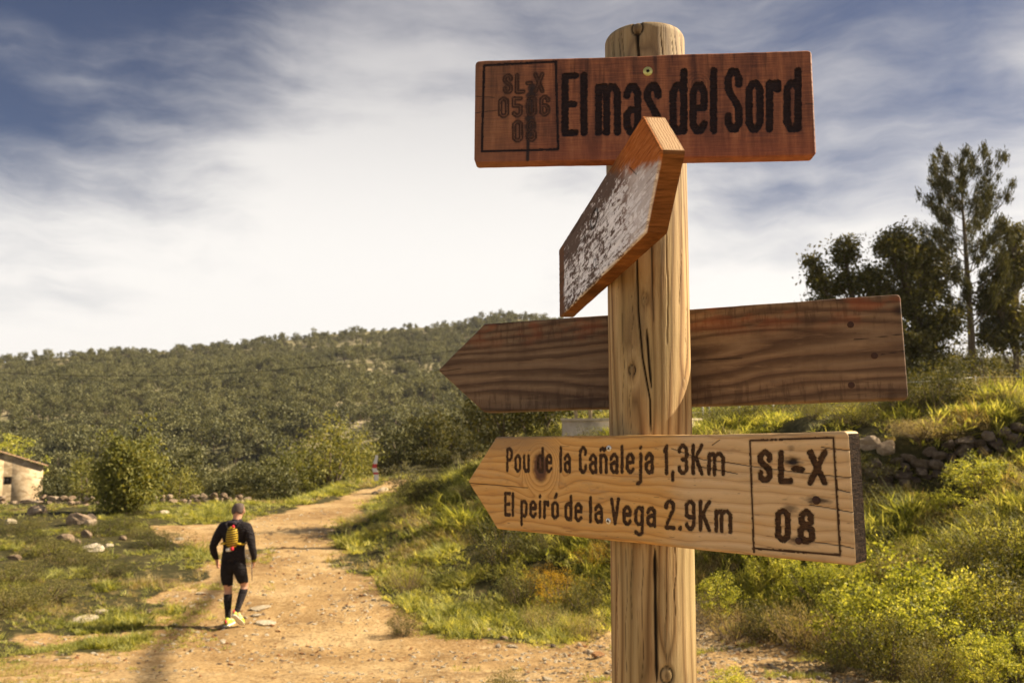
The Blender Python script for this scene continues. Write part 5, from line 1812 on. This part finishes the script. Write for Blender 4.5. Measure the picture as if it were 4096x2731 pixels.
def build_grass():
    tufts = [tuft_mesh(500, 26, .16, .07, .010, M_GRASS, .7), tuft_mesh(501, 22, .22, .06, .009, M_GRASS, .6), tuft_mesh(502, 30, .10, .10, .011, M_GRASS, 1.0),
             tuft_mesh(503, 22, .24, .05, .006, M_DRY, .5), tuft_mesh(504, 34, .30, .09, .010, M_GRASS, .6)]
    coll = lib('grass_tuft', tufts)
    n = 150000
    R = 4.6 * (48 / 4.6) ** RNG.uniform(0, 1, n); A = in_view_az(n, -35, 36)
    x, y = R * np.sin(A), R * np.cos(A)
    dm = dirt_mask(x, y)
    s = toe_dist(x, y)
    pat = fbm(x / 1.8, y / 1.8, 91, 4)
    leftside = S((-x - .35 * y) / 2)
    p = (1 - dm) * np.clip(.62 + 1.7 * pat - .35 * leftside * (pat < .05), .04, 1)
    # sparse weeds on the dirt
    p = np.maximum(p, .6 * S((fbm(x / .9, y / .9, 95, 3) - .30) / .15) * (R < 24) * (np.abs(x + .22 * y) > 1.2))
    p = np.maximum(p, .75 * S((-x - 2.6 - .1 * y) / 2) * (y < 16) * S((fbm(x / 1.0, y / .8, 97, 3) + .12) / .2))
    p = p * (1 - .75 * S((fbm(x / 1.1, y / 1.1, 99, 3) - .25) / .2))
    keep = RNG.uniform(0, 1, n) < p
    x, y, R, s, pat, dm, leftside = [q[keep] for q in (x, y, R, s, pat, dm, leftside)]
    z = ground_z(x, y)
    var = np.where(RNG.uniform(0, 1, len(x)) < .55, 0, 1)
    var = np.where((pat < -.05) | (dm > .4), 2, var)
    dry = fbm(x / 2.3, y / 2.3, 103, 3)
    var = np.where((dry > .22) & (RNG.uniform(0, 1, len(x)) < .6), 3, var)
    var = np.where((fbm(x / 1.2, y / 1.2, 107, 2) > .33) & (dm < .1), 4, var)
    sc = RNG.uniform(.42, 1.05, len(x)) * np.clip(.75 + R / 45, .8, 1.7) * (1 - .45 * leftside) * np.where(dm > .4, .55, 1) * np.where(s < 1.2, .75, 1) * (1 - .35 * S((R - 17) / 10))
    wd = sc * np.clip(.8 + R / 14, 1, 3.2)
    rot = np.stack([RNG.normal(0, .30, len(x)), RNG.normal(0, .30, len(x)), RNG.uniform(0, 6.28, len(x))], 1)
    scatter('grass', np.stack([x, y, z], 1), rot, np.stack([wd, wd, sc], 1), var, coll,
            label='yellow green grass on the bank and the verges of the dirt road', cat='grass')
    # pebbles on the dirt
    peb = []
    for i, m in enumerate((M_PALE, M_PALE, M_STONE, M_TERRA)):
        peb.append(rock_mesh(600 + i, m, 1))
    n = 60000
    R = 4.6 * (32 / 4.6) ** RNG.uniform(0, 1, n); A = in_view_az(n, -35, 36)
    x, y = R * np.sin(A), R * np.cos(A)
    dm = dirt_mask(x, y); cl = fbm(x / 1.3, y / 1.3, 111, 3)
    rightfore = S((x + .2) / 1.5)
    keep = RNG.uniform(0, 1, n) < dm * np.clip(.22 + .6 * cl + .65 * rightfore, .05, 1)
    x, y = x[keep], y[keep]; R = R[keep]
    z = ground_z(x, y)
    s = .014 * RNG.uniform(.35, 1, len(x)) ** 2 * 2.4 * np.clip(R / 10, .8, 1.6)
    scl = np.stack([s * RNG.uniform(.8, 1.6, len(x)), s, s * RNG.uniform(.4, .8, len(x))], 1)
    rot = np.stack([RNG.normal(0, .3, len(x)), RNG.normal(0, .3, len(x)), RNG.uniform(0, 6.28, len(x))], 1)
    scatter('gravel', np.stack([x, y, z], 1), rot, scl, RNG.choice(4, len(x), p=[.32, .28, .25, .15]), lib('pebble', peb),
            label='loose stones and grit strewn over the dirt road', cat='gravel')


build_grass()


def near_bush(seed, leafmat, h, w, n_clumps, per, leaf, csize, aspect=.6, shell=.45, twig=True, up=.3, zc=.5):
    rng = np.random.default_rng(seed)
    P, C = clump_cloud(rng, n_clumps, per, w, w, h * .5, h * zc, csize, shell, .9)
    P = P[P[:, 2] > .01]
    crown = foliage_mesh('leaves', P, leaf, leafmat, aspect, up, rng)
    mb = MB()
    for c in C[rng.permutation(len(C))[:36]]:
        b = np.array([rng.normal() * .12 * w, rng.normal() * .12 * w, -.08])
        mb.tube([b, b * .4 + c * .6 + [0, 0, -.04], c], [.008, .006, .002], 4, caps=False)
    return crown, mb.mesh('stems', M_BARK)


def build_near_bushes():
    YB = [near_bush(700 + i, M_YELLOW, 1.0, .55, 150, 34, .034, .085, .65, shell=.35) for i in range(3)]
    OB = [near_bush(710 + i, M_OLIVE, .7, .5, 130, 44, .028, .12, .4, shell=.3) for i in range(3)]
    GB = [near_bush(720 + i, M_GORSE, .45, .35, 70, 40, .022, .10, .3) for i in range(2)]
    DB = [near_bush(730 + i, M_DRY, .5, .4, 90, 36, .035, .14, .10, up=.8) for i in range(2)]
    kinds = {'y': (YB, 'leafy_bush', 'yellow green leafy bush'), 'o': (OB, 'low_bush', 'dark olive bush'), 'g': (GB, 'gorse_bush', 'orange yellow gorse'), 'd': (DB, 'dry_tussock', 'straw coloured dry tussock')}
    L = [
        # px, distance, kind, scale, label
        (3560, 8.8, 'y', 1.15, 'tallest yellow green leafy bush right beside the end of the lettered arrow'),
        (3740, 8.9, 'y', 1.0, 'yellow green leafy bush right of the tallest one'),
        (3640, 8.1, 'y', .85, 'yellow green leafy bush low in front of the tallest one'),
        (3420, 9.4, 'y', .95, 'yellow green leafy bush half hidden behind the end of the lettered arrow'),
        (3880, 9.2, 'y', .75, 'small yellow green leafy bush below the terrace wall'),
        (3500, 7.9, 'o', .8, 'dark low bush under the lettered arrow end'),
        (3800, 8.1, 'o', 1.0, 'dark olive bush below the leafy bushes at right'),
        (3960, 9.0, 'o', 1.35, 'large dark olive bush below the terrace wall at the right edge'),
        (4080, 8.3, 'o', 1.2, 'dark olive bush cut by the right edge'),
        (4050, 10.2, 'o', 1.2, 'dark bush in the shade under the terrace wall'),
        (3850, 10.4, 'o', 1.0, 'dark low bush touching the terrace wall'),
        (3640, 10.8, 'd', 1.3, 'straw coloured tussock under the terrace wall'),
        (3560, 11.2, 'o', .9, 'dark olive bush left of the terrace wall'),
        (3660, 7.3, 'o', .6, 'small dark herb clump behind the rust brown slab'),
        (3870, 7.3, 'y', .5, 'low bright herb clump at lower right'),
        (4000, 7.6, 'y', .6, 'bright herb clump at the lower right edge'),
        (3330, 10.0, 'd', .9, 'dry tussock below the lettered arrow near its right end'),
        (3180, 10.6, 'd', 1.1, 'broad dry tussock at the dirt edge right of the post'),
        (3040, 11.0, 'o', .8, 'olive bush right of the post below the lettered arrow'),
        (2920, 11.3, 'd', 1.0, 'dry tussock close to the right side of the post'),
        (2860, 12.0, 'y', .6, 'small leafy bush just right of the post'),
        (3080, 12.3, 'y', .7, 'leafy bush behind the dry tussocks right of the post'),
        (3240, 11.6, 'y', .7, 'leafy bush under the middle of the arrow frame'),
        (3300, 8.5, 'o', .45, 'little dark herb clump beside the pale grey rock'),
        (2330, 12.8, 'o', .8, 'olive bush close to the left side of the post'),
        (2240, 13.4, 'g', 1.2, 'orange gorse just under the lettered arrow left of the post'),
        (2150, 13.9, 'g', .9, 'yellow gorse left of the orange one'),
        (2080, 13.6, 'o', .9, 'dark olive bush under the left part of the lettered arrow'),
        (2380, 14.2, 'g', .9, 'yellow flowering gorse nearest the post'),
        (2000, 15.5, 'o', 1.3, 'dark bush behind the tip of the lettered arrow'),
        (2180, 12.2, 'd', .9, 'dry tussock in front of the orange gorse'),
        (2340, 11.8, 'd', .8, 'dry tussock at the dirt edge left of the post'),
        (1640, 14.8, 'd', 1.0, 'tall pale tussock at the road edge left of the arrow tip'),
        (1620, 11.9, 'o', .5, 'low weeds at the dirt edge right of the walker'),
        (2560, 8.0, 'o', .4, 'low green weeds just in front of the post foot'),
        (2890, 6.6, 'y', .35, 'low bright weeds at the bottom right of the post'),
        (2010, 6.9, 'o', .35, 'flat green weeds in the dirt at bottom centre'),
        (3180, 22.0, 'd', 1.2, 'dry tussock on the sunlit crest right of the post'),
        (3240, 20.5, 'o', 1.5, 'dark bush on the crest above the lettered arrow'),
        (3740, 15.5, 'o', 1.4, 'dark bush on the bank above the terrace wall'),
        (3960, 16.5, 'd', 1.5, 'dry tussock above the terrace wall near the right edge'),
        (3600, 17.5, 'd', 1.3, 'dry tussock above the pale pointed boulder'),
    ]
    rng = np.random.default_rng(21)
    for px, d, k, s, lab in L:
        v, nm, _ = kinds[k]
        c, t = v[rng.integers(len(v))]
        x, y = at(px, d)
        r = empty(nm, (x, y, gz(x, y) - .03), (0, 0, rng.uniform(0, 6.28)), label=lab, cat='tussock' if k == 'd' else 'bush')
        r.scale = (s, s, s * rng.uniform(.9, 1.1))
        link('stems', t, r); link('leaves', c, r)
    n = 0
    while n < 150:
        d = rng.uniform(9.5, 30); px = rng.uniform(1500, 4200)
        x, y = at(px, d)
        a = np.array([x]), np.array([y])
        if toe_dist(*a)[0] < .5 or dirt_mask(*a)[0] > .2: continue
        k = rng.choice(list('oood') + ['y', 'g'], p=[.25, .25, .2, .17, .1, .03]); n += 1
        if k == 'y' and d > 14: k = 'd'
        v, nm, des = kinds[k]
        c, t = v[rng.integers(len(v))]
        r = empty(nm, (x, y, gz(x, y) - .05), (0, 0, rng.uniform(0, 6.28)), label='small %s dotted among the grass of the right bank' % des, cat='tussock' if k == 'd' else 'bush',
                  group='%s clumps on the right bank' % des)
        q = rng.uniform(.45, 1.0) * (1 + d / 50)
        r.scale = (q * rng.uniform(1, 1.5), q, q * rng.uniform(.5, .8))
        link('stems', t, r); link('leaves', c, r)
    # left field: darker low scrub, each on its own
    kk = 0
    rng = np.random.default_rng(22)
    spots = [(120, 2180), (230, 2230), (60, 2330), (330, 2260), (430, 2300), (180, 2400), (20, 2450), (400, 2140), (480, 2110), (90, 2130), (560, 2150), (520, 2060), (640, 2190)]
    wh = ['under the brown boulder', 'below the broad low rock', 'at the left edge beside the road', 'below the pale rounded rock', 'nearest the grass tip by the walker', 'above the flat slab',
          'lowest at the left edge', 'right of the tall pale boulder', 'behind the brown stone', 'left of the tall pale boulder', 'between brown stone and road', 'at the foot of the round bush', 'at the road edge left of the walker']
    for (px, py), w in zip(spots, wh):
        x, y, z = hit(px, py)
        c, t = OB[rng.integers(3)]
        r = empty('low_bush', (x, y, z - .05), (0, 0, rng.uniform(0, 6.28)), label='low dark green scrub in the left field ' + w, cat='bush')
        r.scale = (rng.uniform(.9, 1.5),) * 2 + (rng.uniform(.4, .65),)
        link('stems', t, r); link('leaves', c, r)


build_near_bushes()


# ------------------------------------------------------------------ the walker
def m_cloth(col, rough=.85):
    def f(t, b, out):
        n = t.noise(t.mapv(t.n('ShaderNodeTexCoord').outputs['Object'], (6, 6, 16)), 1.6, 4, .6, .8)
        bump(t, b, n, 1.0, .06)
        return t.mix(t.math('MULTIPLY', n, .35), col, tuple(c * .5 for c in col))
    return mat('cloth', f, rough, .25)


def skin_figure(name, verts, edges, mats, parent):
    """one continuous body grown round a skeleton"""
    me = bpy.data.meshes.new(name)
    me.from_pydata([v[:3] for v in verts], edges, [])
    o = bpy.data.objects.new(name, me)
    COL.objects.link(o)
    md = o.modifiers.new('skin', 'SKIN')
    md.use_smooth_shade = True
    for i, v in enumerate(verts):
        sv = me.skin_vertices[0].data[i]
        sv.radius = (v[3], v[4] if len(v) > 4 else v[3])
        sv.use_root = (i == 0)
    sb = o.modifiers.new('sub', 'SUBSURF'); sb.levels = 2; sb.render_levels = 2
    dg = bpy.context.evaluated_depsgraph_get(); dg.update()
    ev = o.evaluated_get(dg)
    m2 = bpy.data.meshes.new_from_object(ev)
    m2.name = name
    bpy.data.objects.remove(o)
    m2.materials.clear()
    for m in mats: m2.materials.append(m)
    m2.polygons.foreach_set('use_smooth', np.ones(len(m2.polygons), bool))
    return link(name, m2, parent), m2


def garment(name, body, sel, off, material, parent):
    """cloth that follows the body: the chosen faces, moved outward"""
    n = len(body.vertices)
    co = np.empty(n * 3, np.float32); body.vertices.foreach_get('co', co); co = co.reshape(-1, 3)
    no = np.array([v.normal[:] for v in body.vertices])
    keepv = sel(co)
    faces = [p.vertices[:] for p in body.polygons if all(keepv[i] for i in p.vertices)]
    used = sorted({i for f in faces for i in f}); ix = {u: k for k, u in enumerate(used)}
    me = bpy.data.meshes.new(name)
    me.from_pydata((co[used] + no[used] * off).tolist(), [], [[ix[i] for i in f] for f in faces])
    me.materials.append(material)
    me.polygons.foreach_set('use_smooth', np.ones(len(me.polygons), bool))
    o = link(name, me, parent)
    md = o.modifiers.new('thickness', 'SOLIDIFY'); md.thickness = off * .8; md.offset = -1
    return o


def build_person():
    x, y, z = hit(913, 2505)
    sc = 1.79 / 1.78
    root = empty('person', (x, y, z), (0, 0, rad(-4)), label='walker in black clothing and yellow shoes seen from behind on the dirt road', cat='person')
    V = []; Eg = []

    def v(p, r, r2=None, parent=None):
        V.append((*p, r, r2 if r2 else r)); i = len(V) - 1
        if parent is not None: Eg.append((parent, i))
        return i
    o = 0.045
    pel = v((o, 0, .93), .150, .115)
    w1 = v((o, .01, 1.08), .150, .112, pel)
    ch = v((o, .03, 1.26), .178, .125, w1)
    uc = v((o, .03, 1.40), .165, .105, ch)
    nk = v((o + .01, .045, 1.49), .066, .064, uc)
    n2 = v((o + .015, .065, 1.56), .060, .062, nk)
    h1 = v((o + .02, .085, 1.63), .076, .092, n2)
    h2 = v((o + .025, .085, 1.70), .080, .096, h1)
    h3 = v((o + .025, .075, 1.755), .052, .062, h2)
    nose = v((o + .03, .19, 1.645), .014, .014, h1)
    chin = v((o + .025, .15, 1.575), .035, .03, h1)
    for s in (-1, 1):
        sh = v((o + s * .185, .02, 1.40), .078, .078, uc)
        ua = v((o + s * .240, 0, 1.30), .070, .070, sh)
        el = v((o + s * (.305 if s < 0 else .290), -.03, 1.13), .047, .047, ua)
        fa = v((o + s * .30, .02, 1.03), .042, .042, el)
        wr = v((o + s * (.280 if s < 0 else .285), .07, .925), .028, .024, fa)
        pm = v((o + s * .272, .09, .875), .026, .036, wr)
        for k in range(4):
            yy = .064 + k * .018
            L = (.030, .036, .034, .026)[k]
            a = v((o + s * .272, yy, .835), .0095, .0095, pm)
            b = v((o + s * .262, yy + .004, .835 - L * .75), .0085, .0085, a)
            v((o + s * .243, yy + .006, .835 - L * .85), .0075, .0075, b)
        a = v((o + s * .262, .125, .865), .0115, .0115, pm)
        v((o + s * .250, .135, .835), .009, .009, a)
    # standing leg
    hp = v((o - .085, 0, .86), .105, .105, pel)
    th = v((o - .098, .01, .70), .090, .092, hp)
    kn = v((o - .072, .03, .50), .056, .058, th)
    cf = v((o - .062, -.01, .38), .054, .060, kn)
    c2 = v((o - .050, -.02, .22), .038, .042, cf)
    an = v((o - .045, -.02, .085), .033, .036, c2)
    ft = v((o - .042, .03, .045), .035, .03, an)
    v((o - .040, .11, .035), .036, .024, ft)
    # trailing leg, heel lifted
    hp = v((o + .085, 0, .86), .105, .105, pel)
    th = v((o + .115, .03, .72), .088, .090, hp)
    kn = v((o + .150, .09, .545), .055, .057, th)
    cf = v((o + .148, .0, .44), .053, .058, kn)
    c2 = v((o + .138, -.09, .31), .038, .041, cf)
    an = v((o + .130, -.15, .215), .033, .036, c2)
    ft = v((o + .145, -.135, .165), .034, .03, an)
    v((o + .175, -.09, .105), .034, .024, ft)
    M_SKIN = mat('skin', lambda t, b, o_: (.50, .27, .17), .55, .35)
    M_BLK = m_cloth((.018, .014, .016)); M_SOCK = m_cloth((.022, .018, .020)); M_SHORT = m_cloth((.013, .011, .013))
    M_HAIR = mat('hair', lambda t, b, o_: t.ramp(t.noise(t.n('ShaderNodeTexCoord').outputs['Object'], 60, 3, .7), [(.3, (.05, .035, .028)), (.7, (.16, .12, .10))]), .8, .3)
    M_SHOE = mat('shoe', lambda t, b, o_: t.mix(t.rng(t.noise(t.n('ShaderNodeTexCoord').outputs['Object'], 22, 3), .5, .58), (.46, .50, .05), (.55, .52, .40)), .6, .3); M_SOLE = mat('sole', lambda t, b, o_: (.75, .72, .62), .7, .3)
    M_RED = mat('red_cloth', lambda t, b, o_: (.62, .03, .05), .6, .3)
    M_YEL = mat('yellow_cloth', lambda t, b, o_: (.55, .36, .02), .6, .3)
    bo, body = skin_figure('body', V, Eg, [M_SKIN], root)
    armx = lambda c: np.abs(c[:, 0] - o)
    garment('shirt', body, lambda c: ((c[:, 2] > .90) & (armx(c) < .215) & (c[:, 2] < 1.49)) | ((c[:, 2] > .935) & (armx(c) >= .19) & (c[:, 2] < 1.5)), .010, M_BLK, root)
    garment('shorts', body, lambda c: (armx(c) < .235) & (c[:, 2] < .97) & (c[:, 2] > np.where(c[:, 0] > o, .60, .565)), .008, M_SHORT, root)
    garment('sock', body, lambda c: (c[:, 0] < o) & (armx(c) < .2) & (c[:, 2] > .09) & (c[:, 2] < .455), .006, M_SOCK, root)
    garment('sock', body, lambda c: (c[:, 0] > o) & (armx(c) < .23) & (c[:, 2] > .22) & (c[:, 2] < .525), .006, M_SOCK, root)
    garment('hair', body, lambda c: (armx(c) < .13) & (c[:, 2] > 1.60) & ((c[:, 1] < .10) | (c[:, 2] > 1.72)), .008, M_HAIR, root)
    garment('collar', body, lambda c: (armx(c) < .12) & (c[:, 2] > 1.45) & (c[:, 2] < 1.535), .016, m_cloth((.05, .04, .05)), root)
    for s in (-1, 1):
        mb = MB(); mb.tube([(o + .022 + s * .082, .085, 1.60), (o + .022 + s * .092, .08, 1.63), (o + .022 + s * .086, .082, 1.662)], [.008, .014, .009], 8); mb.build('ear', M_SKIN, root, smooth=True)

    def shoe(p, d, up):
        d = np.array(d, float); d /= np.linalg.norm(d); up = np.array(up, float); sd = np.cross(d, up); sd /= np.linalg.norm(sd); up = np.cross(sd, d)
        p = np.array(p)
        def loft(name, secs, m, par):
            vv = []; n = 14
            for (t, w, h, z0) in secs:
                for k in range(n):
                    a = 2 * math.pi * k / n
                    vv.append(p + d * t + sd * math.cos(a) * w + up * (z0 + h * .5 + math.sin(a) * h * .5))
            q = [(i * n + j, i * n + (j + 1) % n, (i + 1) * n + (j + 1) % n, (i + 1) * n + j) for i in range(len(secs) - 1) for j in range(n)]
            k0 = len(vv); vv += [p + d * secs[0][0] + up * (secs[0][3] + secs[0][2] / 2), p + d * secs[-1][0] + up * (secs[-1][3] + secs[-1][2] / 2)]
            e = (len(secs) - 1) * n
            tr = [(k0, (j + 1) % n, j) for j in range(n)] + [(k0 + 1, e + j, e + (j + 1) % n) for j in range(n)]
            mb = MB(); mb.add(vv, q, tr)
            return mb.build(name, m, par, smooth=True)
        sh = loft('shoe', [(-.085, .022, .06, .02), (-.07, .040, .105, .018), (-.02, .044, .115, .018), (.05, .047, .075, .018), (.12, .050, .058, .018), (.165, .036, .045, .02), (.185, .012, .02, .028)], M_SHOE, root)
        loft('sole', [(-.09, .020, .022, .0), (-.07, .042, .026, 0), (0, .043, .024, 0), (.12, .052, .022, 0), (.17, .034, .02, .004), (.19, .010, .014, .01)], M_SOLE, sh)
        mb = MB(); mb.tube([p - d * .078 + up * .045, p - d * .088 + up * .075, p - d * .078 + up * .10], [.012, .014, .012], 8); mb.build('heel_tab', M_RED, sh)
    shoe((o - .043, -.01, 0.0), (0.03, 1, 0), (0, 0, 1))
    shoe((o + .135, -.165, .135), (.28, .62, -.62), (-.1, .70, .68))
    for s, zz in ((1, 1),):
        mb = MB(); mb.tube([(o + .288, .062, .955), (o + .284, .078, .915)], [.040, .038], 12); mb.build('glove_cuff', m_cloth((.30, .26, .02)), root, smooth=True)

    # small pack worn on the back: a thing of its own
    pk = empty('backpack', (x, y, z), (0, 0, rad(-4)), label='small yellow and black striped running backpack worn by the walker', cat='backpack')
    secs = [(1.13, .045, .03), (1.16, .075, .055), (1.24, .088, .075), (1.34, .082, .075), (1.41, .062, .055), (1.44, .035, .02)]
    vv = []; n = 20
    for zc, w, dp in secs:
        for k in range(n):
            a = 2 * math.pi * k / n
            vv.append((o + .01 + math.cos(a) * w + .018 * (zc - 1.2), -.10 + math.sin(a) * dp, zc))
    q = [(i * n + j, i * n + (j + 1) % n, (i + 1) * n + (j + 1) % n, (i + 1) * n + j) for i in range(len(secs) - 1) for j in range(n)]
    mb = MB(); mb.add(vv, q, [(len(vv) - n + j, len(vv) - n + (j + 1) % n, len(vv) - n + (j + 2) % n) for j in range(0)])
    mb.build('pouch', M_YEL, pk, smooth=True)
    for i in range(8):
        zc = 1.165 + i * .033
        w = np.interp(zc, [q_[0] for q_ in secs], [q_[1] for q_ in secs]); dp = np.interp(zc, [q_[0] for q_ in secs], [q_[2] for q_ in secs])
        pts = [(o + .01 + math.cos(a) * (w + .002) + .018 * (zc - 1.2), -.10 + math.sin(a) * (dp + .002), zc + .014 * math.cos(a)) for a in np.linspace(math.pi, 2 * math.pi, 12)]
        mb = MB(); mb.tube(pts, .0075, 6); mb.build('elastic_cord', M_BLK, pk)
    for s in (-1, 1):
        mb = MB(); mb.tube([(o + s * .07, -.125, 1.20), (o + s * .13, -.115, 1.19), (o + s * .172, -.05, 1.175), (o + s * .176, .02, 1.18)], [.016, .014, .013, .012], 8); mb.build('strap', M_YEL, pk, smooth=True)
        mb = MB(); mb.tube([(o + s * .05, -.12, 1.40), (o + s * .095, -.085, 1.465), (o + s * .10, .0, 1.50)], [.014, .018, .018], 8); mb.build('shoulder_strap', M_BLK, pk, smooth=True)
    mb = MB(); mb.tube([(o + .035, -.155, 1.435), (o + .06, -.15, 1.45)], [.022, .020], 10); mb.build('red_toggle', M_RED, pk, smooth=True)
    mb = MB(); mb.tube([(o + .03, -.165, 1.125), (o + .062, -.16, 1.13)], [.026, .024], 10); mb.build('red_toggle', M_RED, pk, smooth=True)
    mb = MB(); mb.tube([(o - .045, -.145, 1.105), (o + .02, -.155, 1.115)], [.024, .028], 10); mb.build('white_roll', M_SOLE, pk, smooth=True)
    # folded pole in the right hand
    st = MB(); st.tube([(o + .262, .05, .90), (o + .275, .02, .83), (o + .315, -.06, .655)], [.009, .008, .006], 8)
    so_ = st.build('walking_stick', mat('pole_grey', lambda t, b, o_: (.25, .19, .14), .5, .4), smooth=True, loc=(x, y, z), rot=(0, 0, rad(-4)))
    tag(so_, 'short thin stick held in the right hand of the walker', 'stick')


build_person()


# ------------------------------------------------------------------ thin summer haze
def build_haze():
    mb = MB(); mb.box((0, 0, 42), (3400, 3400, 190))
    m = bpy.data.materials.new('haze_air'); m.use_nodes = True
    t = NT(m.node_tree)
    out = t.n('ShaderNodeOutputMaterial')
    v = t.n('ShaderNodeVolumePrincipled', {'Color': (0.95, 0.95, 1.0, 1), 'Density': 0.00011, 'Anisotropy': 0.35})
    t.t.links.new(v.outputs[0], out.inputs['Volume'])
    o = mb.build('haze', m)
    tag(o, kind='stuff')


build_haze()
